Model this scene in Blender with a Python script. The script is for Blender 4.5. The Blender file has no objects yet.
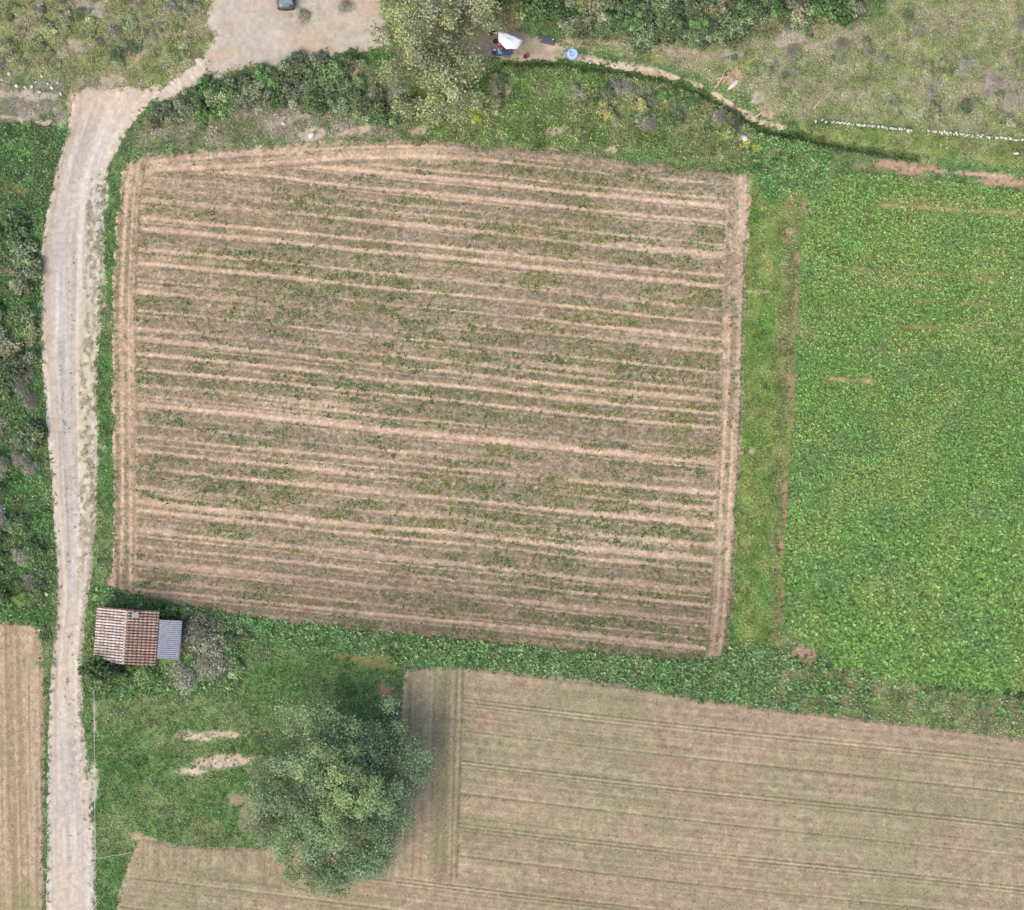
import bpy, bmesh, math, random
import numpy as np
from mathutils import Vector, Matrix
random.seed(7)
RNG = np.random.default_rng(11)
R = math.radians

# ------------------------------------------------------------------ camera, sky, sun, exposure
SC = bpy.context.scene
COL = SC.collection
CAM_H = 200.0
cd = bpy.data.cameras.new('camera')
cam = bpy.data.objects.new('camera', cd); COL.objects.link(cam)
cam.location = (0, 0, CAM_H); cam.rotation_euler = (0, 0, 0)
cd.sensor_width = 36.0; cd.lens = 36.0 * CAM_H / 102.4
cd.clip_start = 1.0; cd.clip_end = 3000.0
SC.camera = cam

SUN_EL, SUN_AZ = 50.0, 222.0            # azimuth clockwise from north (+y)
world = bpy.data.worlds.new('World'); SC.world = world
world.use_nodes = True
nt = world.node_tree
bg = nt.nodes['Background']
sky = nt.nodes.new('ShaderNodeTexSky'); sky.sky_type = 'NISHITA'; sky.sun_disc = False
sky.sun_elevation = R(SUN_EL); sky.sun_rotation = R(SUN_AZ)
sky.air_density = 1.0; sky.dust_density = 4.0; sky.ozone_density = 0.6
nt.links.new(sky.outputs[0], bg.inputs[0]); bg.inputs[1].default_value = 0.15
sd_ = bpy.data.lights.new('sun', 'SUN'); sd_.energy = 0.65; sd_.angle = R(38); sd_.color = (1.0, 0.93, 0.83)
sun = bpy.data.objects.new('sun', sd_); COL.objects.link(sun)
az, el = R(SUN_AZ), R(SUN_EL)
sdir = Vector((math.sin(az)*math.cos(el), math.cos(az)*math.cos(el), math.sin(el)))
sun.rotation_euler = sdir.to_track_quat('Z', 'Y').to_euler()
sun.location = sdir * 300
vs = SC.view_settings
vs.view_transform = 'Standard'; vs.look = 'None'; vs.gamma = 1.0; vs.use_curve_mapping = False
vs.exposure = 0.80
SC.cycles.max_bounces = 5
SC.cycles.diffuse_bounces = 3
SC.cycles.use_denoising = True
SC.cycles.filter_width = 1.5

# ------------------------------------------------------------------ helpers
K = 0.72                                  # albedo of a surface that reads as the given sRGB colour in this light
def s2l(c):
    c = np.asarray(c, dtype=np.float64) / 255.0
    return np.where(c <= 0.04045, c / 12.92, ((c + 0.055) / 1.055) ** 2.4) * K
def lin(*c): return tuple(float(v) for v in s2l(c)) + (1.0,)

def P(px, py, z=0.0):
    """ground position (metres) under a photo pixel for something at height z"""
    f = (CAM_H - z) / CAM_H
    return Vector(((px - 512) * 0.1 * f, (455 - py) * 0.1 * f, z))

def _hash(ix, iy, seed):
    h = (ix.astype(np.int64) * 374761393 + iy.astype(np.int64) * 668265263 + seed * 974634723) & 0xFFFFFFFF
    h = ((h ^ (h >> 13)) * 1274126177) & 0xFFFFFFFF
    h = (h ^ (h >> 16)) & 0xFFFFFFFF
    return h / 4294967295.0
def vn(x, y, seed):
    x0 = np.floor(x); y0 = np.floor(y); fx = x - x0; fy = y - y0
    fx = fx*fx*(3-2*fx); fy = fy*fy*(3-2*fy)
    a = _hash(x0, y0, seed); b = _hash(x0+1, y0, seed); c = _hash(x0, y0+1, seed); d = _hash(x0+1, y0+1, seed)
    return (a*(1-fx)+b*fx)*(1-fy) + (c*(1-fx)+d*fx)*fy
def fbm(x, y, size, seed, octs=3):
    """0..1 fractal noise, size = feature size in the units of x, y"""
    t = 0; w = 0.5; tot = 0; f = 1.0 / size
    for k in range(octs):
        t = t + w * vn(x*f + 17.3*k, y*f + 5.1*k, seed + k); tot += w; w *= 0.5; f *= 2.03
    return t / tot
def sstep(a, b, x):
    t = np.clip((x - a) / (b - a), 0, 1); return t*t*(3-2*t)

def pl_dist(pts, x, y):
    best = np.full(x.shape, 1e9)
    for (ax, ay), (bx, by) in zip(pts[:-1], pts[1:]):
        dx, dy = bx-ax, by-ay
        t = np.clip(((x-ax)*dx + (y-ay)*dy) / (dx*dx+dy*dy), 0, 1)
        best = np.minimum(best, np.hypot(x-ax-t*dx, y-ay-t*dy))
    return best
def sd(poly, x, y):
    """signed distance in pixels, positive inside"""
    d = pl_dist(list(poly) + [poly[0]], x, y)
    ins = np.zeros(x.shape, bool); n = len(poly)
    for i in range(n):
        ax, ay = poly[i]; bx, by = poly[(i+1) % n]
        if ay == by: continue
        c = ((ay > y) != (by > y)) & (x < (bx-ax)*(y-ay)/(by-ay) + ax)
        ins ^= c
    return np.where(ins, d, -d)

def mesh_np(name, V, F, mats, col=None, midx=None, smooth=False):
    me = bpy.data.meshes.new(name)
    V = np.asarray(V, dtype=np.float32); F = np.asarray(F, dtype=np.int32)
    k = F.shape[1]
    me.vertices.add(len(V)); me.vertices.foreach_set('co', V.ravel())
    me.loops.add(F.size); me.loops.foreach_set('vertex_index', F.ravel())
    me.polygons.add(len(F)); me.polygons.foreach_set('loop_start', np.arange(0, F.size, k, dtype=np.int32))
    if midx is not None: me.polygons.foreach_set('material_index', np.asarray(midx, dtype=np.int32))
    if smooth: me.polygons.foreach_set('use_smooth', np.ones(len(F), dtype=bool))
    for m in (mats if isinstance(mats, (list, tuple)) else [mats]): me.materials.append(m)
    if col is not None:
        a = me.color_attributes.new('Col', 'FLOAT_COLOR', 'POINT')
        c = np.ones((len(V), 4), dtype=np.float32); c[:, :3] = col
        a.data.foreach_set('color', c.ravel())
    me.update(calc_edges=True); me.validate()
    return me
def link(name, me, parent=None, loc=None, rz=0, scale=None):
    o = bpy.data.objects.new(name, me); COL.objects.link(o)
    if parent: o.parent = parent
    if loc is not None: o.location = loc
    if rz: o.rotation_euler = (0, 0, rz)
    if scale is not None: o.scale = scale
    return o
def tag(o, label, cat, group=None):
    o['label'] = label; o['category'] = cat
    if group: o['group'] = group
    return o
def empty(name, loc, label, cat, group=None, rz=0):
    o = bpy.data.objects.new(name, None); COL.objects.link(o)
    o.location = loc; o.rotation_euler = (0, 0, rz); o.empty_display_size = 0.3
    return tag(o, label, cat, group)
def bm_obj(name, bm, m, parent=None, smooth=False, bevel=0):
    if bevel: bmesh.ops.bevel(bm, geom=bm.edges[:], offset=bevel, segments=2, affect='EDGES', clamp_overlap=True)
    bmesh.ops.recalc_face_normals(bm, faces=bm.faces)
    me = bpy.data.meshes.new(name); bm.to_mesh(me); bm.free()
    me.materials.append(m)
    if smooth: me.polygons.foreach_set('use_smooth', [True]*len(me.polygons))
    return link(name, me, parent)
def add_box(bm, c, s, rz=0, ry=0, rx=0):
    M = Matrix.Translation(c) @ Matrix.Rotation(rz, 4, 'Z') @ Matrix.Rotation(ry, 4, 'Y') @ Matrix.Rotation(rx, 4, 'X') @ Matrix.Diagonal((*s, 1))
    return bmesh.ops.create_cube(bm, size=1, matrix=M)
def add_tube(bm, pts, rads, n=8):
    """tapered tube along points"""
    rings = []
    for i, p in enumerate(pts):
        p = Vector(p)
        d = (Vector(pts[min(i+1, len(pts)-1)]) - Vector(pts[max(i-1, 0)])).normalized()
        q = d.to_track_quat('Z', 'Y')
        rings.append([bm.verts.new(p + q @ Vector((math.cos(2*math.pi*k/n)*rads[i], math.sin(2*math.pi*k/n)*rads[i], 0))) for k in range(n)])
    for a, b in zip(rings[:-1], rings[1:]):
        for k in range(n): bm.faces.new((a[k], a[(k+1) % n], b[(k+1) % n], b[k]))
    bm.faces.new(rings[0][::-1]); bm.faces.new(rings[-1])
def add_lathe(bm, prof, n=24, c=(0, 0, 0)):
    rings = [[bm.verts.new((c[0]+r*math.cos(2*math.pi*k/n), c[1]+r*math.sin(2*math.pi*k/n), c[2]+z)) for k in range(n)] for r, z in prof]
    for a, b in zip(rings[:-1], rings[1:]):
        for k in range(n): bm.faces.new((a[k], a[(k+1) % n], b[(k+1) % n], b[k]))
    bm.faces.new(rings[0][::-1]); bm.faces.new(rings[-1])

# ------------------------------------------------------------------ materials
def mat_base(name):
    m = bpy.data.materials.new(name); m.use_nodes = True
    return m, m.node_tree, m.node_tree.nodes['Principled BSDF']
def mat_attr(name, rough=0.95, n1=(3.0, 0.18), n2=(14.0, 0.25), bump=0.0, bscale=12.0, leaf=0.0, rand=0.0, spec=0.2):
    """vertex albedo broken up by noise; optional bump, leaf translucency and per-object variation"""
    m, t, b = mat_base(name); N = t.nodes; L = t.links
    at = N.new('ShaderNodeAttribute'); at.attribute_name = 'Col'
    tc = N.new('ShaderNodeTexCoord')
    cur = at.outputs['Color']
    for sc_, amp in (n1, n2):
        if amp <= 0: continue
        nz = N.new('ShaderNodeTexNoise'); nz.inputs['Scale'].default_value = sc_; nz.inputs['Detail'].default_value = 4
        nz.inputs['Roughness'].default_value = 0.65
        L.new(tc.outputs['Object'], nz.inputs['Vector'])
        mr = N.new('ShaderNodeMapRange'); mr.inputs[1].default_value = 0.25; mr.inputs[2].default_value = 0.75
        mr.inputs[3].default_value = 1 - amp; mr.inputs[4].default_value = 1 + amp
        L.new(nz.outputs['Fac'], mr.inputs[0])
        mx = N.new('ShaderNodeVectorMath'); mx.operation = 'SCALE'
        L.new(cur, mx.inputs[0]); L.new(mr.outputs[0], mx.inputs['Scale']); cur = mx.outputs[0]
    if rand > 0:
        oi = N.new('ShaderNodeObjectInfo')
        hs = N.new('ShaderNodeHueSaturation')
        m1 = N.new('ShaderNodeMapRange'); m1.inputs[3].default_value = 1 - rand; m1.inputs[4].default_value = 1 + rand
        L.new(oi.outputs['Random'], m1.inputs[0]); L.new(m1.outputs[0], hs.inputs['Value'])
        mu = N.new('ShaderNodeMath'); mu.operation = 'MULTIPLY'; mu.inputs[1].default_value = 7.31
        fr = N.new('ShaderNodeMath'); fr.operation = 'FRACT'
        L.new(oi.outputs['Random'], mu.inputs[0]); L.new(mu.outputs[0], fr.inputs[0])
        m2 = N.new('ShaderNodeMapRange'); m2.inputs[3].default_value = 0.48; m2.inputs[4].default_value = 0.52
        L.new(fr.outputs[0], m2.inputs[0]); L.new(m2.outputs[0], hs.inputs['Hue'])
        m3 = N.new('ShaderNodeMapRange'); m3.inputs[3].default_value = 0.75; m3.inputs[4].default_value = 1.1
        L.new(fr.outputs[0], m3.inputs[0]); L.new(m3.outputs[0], hs.inputs['Saturation'])
        L.new(cur, hs.inputs['Color']); cur = hs.outputs[0]
    L.new(cur, b.inputs['Base Color'])
    b.inputs['Roughness'].default_value = rough
    b.inputs['Specular IOR Level'].default_value = spec
    if bump > 0:
        nz = N.new('ShaderNodeTexNoise'); nz.inputs['Scale'].default_value = bscale; nz.inputs['Detail'].default_value = 5
        L.new(tc.outputs['Object'], nz.inputs['Vector'])
        bp = N.new('ShaderNodeBump'); bp.inputs['Strength'].default_value = bump; bp.inputs['Distance'].default_value = 0.08
        L.new(nz.outputs['Fac'], bp.inputs['Height']); L.new(bp.outputs[0], b.inputs['Normal'])
    if leaf > 0:
        tr = N.new('ShaderNodeBsdfTranslucent'); L.new(cur, tr.inputs['Color'])
        ms = N.new('ShaderNodeMixShader'); ms.inputs[0].default_value = leaf
        L.new(b.outputs[0], ms.inputs[1]); L.new(tr.outputs[0], ms.inputs[2])
        L.new(ms.outputs[0], N['Material Output'].inputs['Surface'])
    return m
def mat_plain(name, c, rough=0.6, metal=0.0, nscale=6.0, namp=0.12, spec=0.4, bump=0.0):
    m, t, b = mat_base(name); N = t.nodes; L = t.links
    tc = N.new('ShaderNodeTexCoord')
    nz = N.new('ShaderNodeTexNoise'); nz.inputs['Scale'].default_value = nscale; nz.inputs['Detail'].default_value = 5
    L.new(tc.outputs['Object'], nz.inputs['Vector'])
    mr = N.new('ShaderNodeMapRange'); mr.inputs[1].default_value = 0.25; mr.inputs[2].default_value = 0.75
    mr.inputs[3].default_value = 1-namp; mr.inputs[4].default_value = 1+namp
    L.new(nz.outputs['Fac'], mr.inputs[0])
    mx = N.new('ShaderNodeVectorMath'); mx.operation = 'SCALE'; mx.inputs[0].default_value = c[:3]
    L.new(mr.outputs[0], mx.inputs['Scale']); L.new(mx.outputs[0], b.inputs['Base Color'])
    b.inputs['Roughness'].default_value = rough; b.inputs['Metallic'].default_value = metal
    b.inputs['Specular IOR Level'].default_value = spec
    if bump > 0:
        bp = N.new('ShaderNodeBump'); bp.inputs['Strength'].default_value = bump; bp.inputs['Distance'].default_value = 0.03
        L.new(nz.outputs['Fac'], bp.inputs['Height']); L.new(bp.outputs[0], b.inputs['Normal'])
    return m
M_GROUND = mat_attr('ground_soil_and_turf', bump=0.6, bscale=5.0, n1=(1.1, 0.14), n2=(4.5, 0.34))
M_SOIL = mat_attr('ploughed_soil', bump=0.8, bscale=5.0, n1=(1.7, 0.12), n2=(4.6, 0.34))
M_STUB = mat_attr('stubble_soil', bump=0.6, bscale=5.0, n1=(1.4, 0.10), n2=(4.8, 0.26))
M_ROAD = mat_attr('gravel_track', bump=0.5, bscale=5.0, n1=(1.2, 0.08), n2=(5.0, 0.10))
M_GRASS = mat_attr('grass_blades', leaf=0.35, n1=(0.7, 0.12), n2=(3.0, 0.0))
M_CROP = mat_attr('crop_leaves', leaf=0.35, n1=(0.6, 0.12), n2=(3.0, 0.0), rough=0.7)
M_LEAF = mat_attr('shrub_leaves', leaf=0.35, n1=(0.9, 0.15), n2=(3.0, 0.0), rand=0.12, rough=0.8)
M_TREELEAF = mat_attr('tree_leaves', leaf=0.5, n1=(0.45, 0.15), n2=(3.0, 0.0), rough=0.8)
M_BARK = mat_plain('bark', lin(150, 142, 122), 0.95, nscale=8, namp=0.3, bump=0.5)
M_ROCK = mat_attr('limestone', bump=0.6, bscale=6, n1=(4, 0.12), n2=(16, 0.15))

# ------------------------------------------------------------------ outlines in photo pixels
ROAD_L = [(-60,60),(88,66),(96,72),(110,72),(150,62),(180,54),(215,46),(250,41),(340,41),(440,48),(540,55),(600,58),(640,54),(700,49),(800,47),(910,46),(980,46)]
ROAD_R = [(-60,70),(88,164),(96,158),(110,142),(135,126),(158,113),(180,106),(215,104),(260,102),(320,101),(380,98),(440,97),(520,96),(575,92),(615,86),(660,82),(720,83),(780,90),(830,95),(910,97),(980,98)]
LOT = [(203,54),(214,40),(209,22),(214,5),(216,-70),(384,-70),(382,5),(386,30),(396,47),(372,50),(330,54),(283,64),(240,72),(218,78)]
LINK = [(136,100),(134,92),(154,91),(168,84),(177,80),(187,70),(196,60),(215,44),(240,68),(206,82),(190,89),(177,96),(158,100)]
LPATH = [(-70,110),(0,117),(30,121),(64,126)]
CAMP = [(455,40),(470,33),(492,28),(530,36),(556,43),(566,50),(556,60),(530,62),(500,60),(470,57),(458,52)]
TPATH = [(556,54),(585,59),(620,66),(655,72),(690,82),(715,94),(738,110),(762,122),(783,128)]
TRAIL = [(508,34),(520,20),(540,0),(560,-40)]
UPATH = [(566,42),(610,44),(650,48),(690,52),(740,56)]
PLOUGH = [(127,160),(150,153),(220,149),(300,144),(360,141),(425,140),(500,145),(560,151),(650,162),(750,173),(750,190),(746,270),(743,400),(739,470),(733,600),(728,648),(716,662),(690,661),(600,655),(450,640),(300,625),(180,608),(120,592),(106,584),(113,570),(114,500),(113,300),(118,200)]
CROP = [(812,186),(855,176),(905,180),(1024,195),(1100,203),(1100,700),(1024,690),(960,686),(880,674),(864,667),(832,660),(818,644),(790,630),(786,560),(797,400),(805,250)]
STUB = [(404,668),(470,666),(600,680),(700,699),(850,717),(1024,738),(1100,746),(1100,990),(112,990),(117,900),(127,868),(140,838),(180,846),(260,848),(330,835),(385,800),(400,740)]
WESTF = [(-70,620),(0,620),(32,622),(41,630),(45,680),(45,800),(43,990),(-70,990)]
TERR = [(430,66),(500,62),(560,62),(620,70),(660,77),(700,91),(730,108),(760,128),(800,136),(870,150),(960,163),(1024,170),(1100,178)]
DARK = [(505,63),(560,63),(620,72),(665,79),(703,94),(733,111),(764,131),(800,138),(870,151),(915,158)]

def terrain(px, py):
    x = px*0.1; y = py*0.1
    h = 0.35*(fbm(x, y, 25, 3, 2)-0.5)
    ty = np.interp(px, [p[0] for p in TERR], [p[1] for p in TERR])
    rise = sstep(-4, 7, ty - py) * sstep(400, 520, px)
    h = h + 0.55*rise
    d = pl_dist(DARK, px, py)
    return h - 0.30*np.exp(-(d/3.0)**2)
def H(px, py): return float(terrain(np.array([float(px)]), np.array([float(py)]))[0])
def HW(x, y): return H(512 + x*10, 455 - y*10)
def on_ground(px, py, dz=0.0):
    h = H(px, py); p = P(px, py, 0); p.z = h + dz; return p

# ------------------------------------------------------------------ vegetation zones (plant colours; veg darkens them along two lines)
ZONES = [  # polygon, colour a, colour b, patch size (px), density, height, edge softness
 ([(-80,-80),(216,-80),(214,50),(190,80),(140,90),(70,104),(60,82),(-80,80)], (144,154,94),(156,154,116),16,1.3,0.17,8),
 ([(-80,74),(64,82),(68,124),(-80,114)], (122,134,92),(160,154,138),12,0.8,0.16,6),
 ([(-80,118),(66,128),(52,180),(42,230),(42,420),(54,560),(54,640),(-80,625)], (94,138,74),(104,132,80),22,1.2,0.3,5),
 ([(120,150),(165,100),(330,58),(420,78),(510,142),(420,138),(300,142)], (118,132,88),(160,152,130),18,0.9,0.2,8),
 ([(395,70),(500,63),(620,74),(700,94),(765,132),(762,172),(600,152),(430,138)], (112,142,72),(132,144,92),20,1.1,0.25,8),
 ([(384,-80),(520,-80),(520,40),(455,60),(400,62)], (140,144,92),(150,142,118),20,0.8,0.2,8),
 ([(500,-80),(880,-80),(870,30),(700,52),(560,48)], (110,128,76),(140,142,100),20,1.0,0.25,8),
 ([(560,46),(700,48),(880,18),(900,-80),(1120,-80),(1120,150),(1024,140),(815,122),(783,120),(730,88),(650,64)], (144,156,100),(162,160,124),14,1.4,0.16,6),
 ([(800,123),(1120,150),(1120,180),(960,160),(800,136)], (128,148,80),(140,150,96),20,1.0,0.16,3),
 ([(752,150),(812,190),(802,300),(788,520),(782,650),(730,652),(740,480),(744,300),(748,180)], (104,146,66),(132,154,80),22,1.0,0.18,5),
 ([(782,186),(800,186),(797,300),(790,400),(784,520),(780,640),(768,640),(776,420)], (120,140,78),(140,146,92),14,1.0,0.2,5),
 ([(748,128),(800,136),(830,160),(815,186),(770,200),(748,172)], (104,150,78),(118,150,84),14,1.2,0.3,6),
 ([(225,606),(450,640),(690,664),(735,645),(790,652),(900,676),(1120,702),(1120,750),(850,719),(600,683),(400,664),(230,640)], (104,148,80),(118,146,92),16,1.3,0.34,5),
 ([(780,664),(860,676),(960,692),(1120,712),(1120,752),(850,721),(770,706)], (120,144,84),(140,148,104),14,1.1,0.22,5),
 ([(90,585),(240,606),(240,690),(90,700)], (98,140,76),(112,142,86),16,1.3,0.32,5),
]
PATCH = [  # cx, cy, rx, ry, slope, colour : bare earth
 (214,735,44,6,-0.06,(214,192,168)),(222,762,34,7,-0.06,(208,188,164)),(196,771,22,4,0,(214,196,174)),(240,800,18,8,0,(160,152,126)),
 (805,655,13,9,0.25,(186,150,128)),(850,669,16,5,0.1,(176,148,122)),(808,214,6,13,0.2,(186,152,128)),(800,256,6,8,0,(186,156,128)),
 (796,300,3,24,-0.1,(170,146,112)),(791,400,3,40,-9,(160,138,104)),(785,500,3,40,-9,(170,142,114)),(782,545,4,12,0,(186,152,126)),(779,610,3,30,-9,(140,122,88)),
 (905,168,46,6,0.08,(192,160,136)),(975,174,60,3,0.08,(206,178,152)),(1000,182,44,6,0.08,(190,160,132)),(864,187,10,3,0,(210,184,150)),(885,163,18,5,0.1,(188,158,136)),
 (760,292,32,1.6,0.02,(180,170,130)),(770,268,4,8,0,(170,165,110)),(790,232,5,5,0,(190,165,130)),(770,155,10,6,0,(160,150,110)),
 (310,134,16,6,-0.1,(196,182,164)),(350,132,20,4,-0.2,(200,178,150)),(292,120,26,4,-0.3,(176,166,146)),(268,78,14,5,0,(150,136,118)),(350,70,12,6,0,(186,160,138)),(346,92,10,6,0.3,(176,166,130)),
 (556,130,13,6,-0.2,(186,170,140)),(610,150,14,3,-0.1,(196,186,150)),(508,88,4,6,0.4,(186,150,124)),(745,137,8,3,-0.3,(200,196,186)),
 (735,80,12,12,-0.6,(200,170,134)),(757,100,10,8,-0.5,(190,184,160)),(765,112,12,7,0.6,(210,180,146)),(790,40,30,8,-0.25,(180,164,150)),(690,56,40,5,0.1,(176,162,140)),(820,44,30,3,-0.3,(176,162,142)),(785,42,14,5,-0.25,(182,168,156)),
 (1000,90,24,16,0.4,(164,150,138)),
 (172,88,13,7,-0.4,(172,158,140)),(75,45,10,6,0.4,(178,166,140)),(92,12,16,9,0.2,(176,164,148)),(138,52,5,14,0.4,(190,168,146)),(112,82,18,8,-0.1,(184,170,146)),(175,34,12,4,0,(166,150,130)),(30,95,44,5,0.05,(186,174,156)),(75,100,10,16,0,(208,180,152)),
 (420,130,12,4,-0.3,(190,172,140)),(478,108,6,3,0,(170,140,120)),(420,30,12,5,-0.2,(140,132,128)),
 (150,840,22,7,0.2,(196,170,142)),(385,690,14,12,0.5,(170,140,118)),(370,660,30,8,0.1,(140,138,84)),(94,790,5,26,-9,(196,190,168)),(95,720,3,24,-9,(170,172,140)),
 (20,598,20,8,0,(130,150,84)),(14,190,18,5,0.2,(130,130,82)),(18,139,6,1.6,0,(196,200,160)),(100,250,7,70,-9,(202,188,158)),(106,190,4,20,-9,(216,202,176)),(95,440,3,60,-9,(200,190,160)),(255,815,22,26,0,(150,150,120)),
 (730,450,4,8,0,(200,180,140)),(752,452,3,3,0,(206,180,140)),(102,448,3,3,0,(210,200,160)),
]
def bare(px, py):
    """0..1 cover of bare earth, and its colour"""
    B = np.zeros(px.shape); C = np.zeros(px.shape + (3,))
    nz = fbm(px, py, 9, 91, 3) - 0.5
    for cx, cy, rx, ry, sl, c in PATCH:
        m = (np.abs(px-cx) < rx*1.6+6) & (np.abs(py-cy) < (ry+rx*min(abs(sl) if sl > -5 else 0, 1))*1.7+8)
        if not m.any(): continue
        qx = px[m]-cx; qy = py[m]-cy
        if sl > -5: qy = qy - sl*qx
        else: qx = qx + 0.10*qy*0
        e = np.sqrt((qx/rx)**2 + (qy/ry)**2)
        w = sstep(1.15, 0.55, e + nz[m]*1.5)
        b = B[m]; up = w > b
        b[up] = w[up]; B[m] = b
        cc = C[m]; cc[up] = np.array(c)/255.; C[m] = cc
    w = 0.62*sstep(4.2, 0.6, pl_dist(BALK, px, py) + nz*9)*sstep(0.25, 0.55, fbm(px, py, 16, 95, 2))
    up = w > B; B = np.where(up, w, B); C[up] = np.array((170,142,114))/255.
    return B, C
DARK2 = [(850,672),(900,680),(960,688),(1024,693),(1120,703)]
BALK = [(806,192),(799,225),(802,255),(796,300),(794,340),(790,380),(790,420),(785,470),(785,510),(780,550),(782,590),(777,645)]
def veg(px, py):
    """plant colour (0..1 sRGB look), density, height"""
    n = px.shape
    g1 = fbm(px, py, 40, 21, 3); g2 = fbm(px, py, 9, 25, 2)
    base = np.array((96,136,74))/255.; alt = np.array((122,144,90))/255.
    t = sstep(0.35, 0.7, g1)[..., None]
    C = base*(1-t) + alt*t
    D = np.ones(n); Hh = np.full(n, 0.2)
    wob = (fbm(px, py, 14, 33, 2)-0.5)*10
    for i, (poly, a, b, ps, den, hh, soft) in enumerate(ZONES):
        w = sstep(-soft, soft, sd(poly, px, py) + wob)
        if not (w > 0).any(): continue
        k = sstep(0.36, 0.66, fbm(px, py, ps, 40+i, 3))[..., None]
        c = np.array(a)/255.*(1-k) + np.array(b)/255.*k
        C = C*(1-w[..., None]) + c*w[..., None]; D = D*(1-w)+den*w; Hh = Hh*(1-w)+hh*w
    dd = pl_dist(DARK, px, py)
    w = (sstep(6.0, 2.0, dd + (g2-0.5)*4))[..., None]
    C = C*(1-w*0.75) + np.array((62,86,44))/255.*w*0.75  # plants turn darker along the ditch line
    w = (sstep(4.0, 1.0, pl_dist(DARK2, px, py) + (g2-0.5)*4)*sstep(870, 950, px))[..., None]
    C = C*(1-w*0.75) + np.array((60,92,48))/255.*w*0.75  # plants turn darker along the lower crop edge
    C = C * (0.86 + 0.28*g2)[..., None]
    return C, D, Hh

FIELD_POLYS = {'plough': PLOUGH, 'crop': CROP, 'stub': STUB, 'west': WESTF}
def road_t(px, py):
    l = np.interp(py, [p[0] for p in ROAD_L], [p[1] for p in ROAD_L]); r = np.interp(py, [p[0] for p in ROAD_R], [p[1] for p in ROAD_R])
    return l, r
def edge_n(px, py, seed, amp=3.0, size=7): return (fbm(px, py, size, seed, 3)-0.5)*2*amp
def road_sd(px, py):
    l, r = road_t(px, py)
    d = np.minimum(px-l, r-px)
    d = np.where(py < 95, np.minimum(d, (py-88)), d)
    d = np.maximum(d, sd(LINK, px, py))
    top = sstep(130, 90, py)
    d = d + edge_n(px, py, 61, 1.6, 5) + top*edge_n(px, py, 63, 9, 11)
    return np.minimum(d, 0.6 - lot_sd(px, py))
def lot_sd(px, py): return sd(LOT, px, py) + edge_n(px, py, 65, 8, 16) + edge_n(px, py, 69, 2, 5)
def path_sd(px, py):
    d = 2.4 - pl_dist(LPATH, px, py)
    d = np.maximum(d, 2.6 - pl_dist(TPATH, px, py) + edge_n(px, py, 68, 3.0, 22))
    d = np.maximum(d, sd(CAMP, px, py))
    d = np.maximum(d, 4.0 - pl_dist(TRAIL, px, py))
    d = np.maximum(d, 3.0 - pl_dist(UPATH, px, py))
    return d + edge_n(px, py, 67, 3.0, 8)
def field_sd(k, px, py):
    amp = {'plough': 4.0, 'crop': 2.0, 'stub': 1.4, 'west': 2.0}[k]
    return sd(FIELD_POLYS[k], px, py) + edge_n(px, py, 70, amp*0.8, 17) + edge_n(px+0.3*py, py, 74, amp*0.7, 2.6) + edge_n(px, py-0.4*px, 76, amp*0.5, 6.3)
SHEETS = [road_sd, lot_sd, path_sd] + [lambda x, y, k=k: field_sd(k, x, y) for k in FIELD_POLYS]

# ------------------------------------------------------------------ ground: one sheet out to the horizon
def axis(lo, hi, step, far):
    a = np.arange(lo, hi+step/2, step); out = [hi]; s = step
    while out[-1] < far: s *= 1.35; out.append(out[-1]+s)
    out = np.array(out[1:]); return np.concatenate([-out[::-1], a, out]) if lo == -hi else a
gx = axis(-55, 55, 0.2, 900); gy = axis(-50, 50, 0.2, 900)
GX, GY = np.meshgrid(gx, gy); PX = 512+GX*10; PY = 455-GY*10
inside = np.full(GX.shape, -1e9)
for f in SHEETS: inside = np.maximum(inside, f(PX, PY))
far_m = sstep(60, 110, np.maximum(np.abs(GX), np.abs(GY)))
z = terrain(np.clip(PX, -200, 1250), np.clip(PY, -200, 1150))
out = sstep(2, -4, inside)
z = z + out*0.10*(fbm(PX, PY, 6, 81, 2)-0.4) - 0.13*sstep(1, 5, inside)
vc, vd, vh = veg(PX, PY)
bc, bcol = bare(PX, PY)
soil = np.array((170,148,120))/255.
under = vc*1.0*(1-0.10) + soil*0.10*0.95
sp = sstep(0.62, 0.80, fbm(PX, PY, 5, 83, 2))[..., None]*0.5
gc = under*(1-sp) + soil*sp
gc = gc*(1-bc[..., None]) + bcol*(0.9+0.2*fbm(PX, PY, 4, 84, 2))[..., None]*bc[..., None]
fi = sstep(0, 3, inside)[..., None]
gc = gc*(1-fi) + np.array((150,128,102))/255.*fi
def grid_faces(ny, nx, keep=None):
    idx = np.arange(ny*nx).reshape(ny, nx)
    F = np.stack([idx[1:, :-1], idx[1:, 1:], idx[:-1, 1:], idx[:-1, :-1]], -1).reshape(-1, 4)
    return F[:, ::-1] if keep is None else F[keep.ravel()][:, ::-1]
V = np.stack([GX, GY, z], -1).reshape(-1, 3)
me = mesh_np('ground', V, grid_faces(*GX.shape), M_GROUND, col=s2l(np.clip(gc, 0, 1)*255).reshape(-1, 3), smooth=True)
o = link('ground', me); o['kind'] = 'structure'

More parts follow.
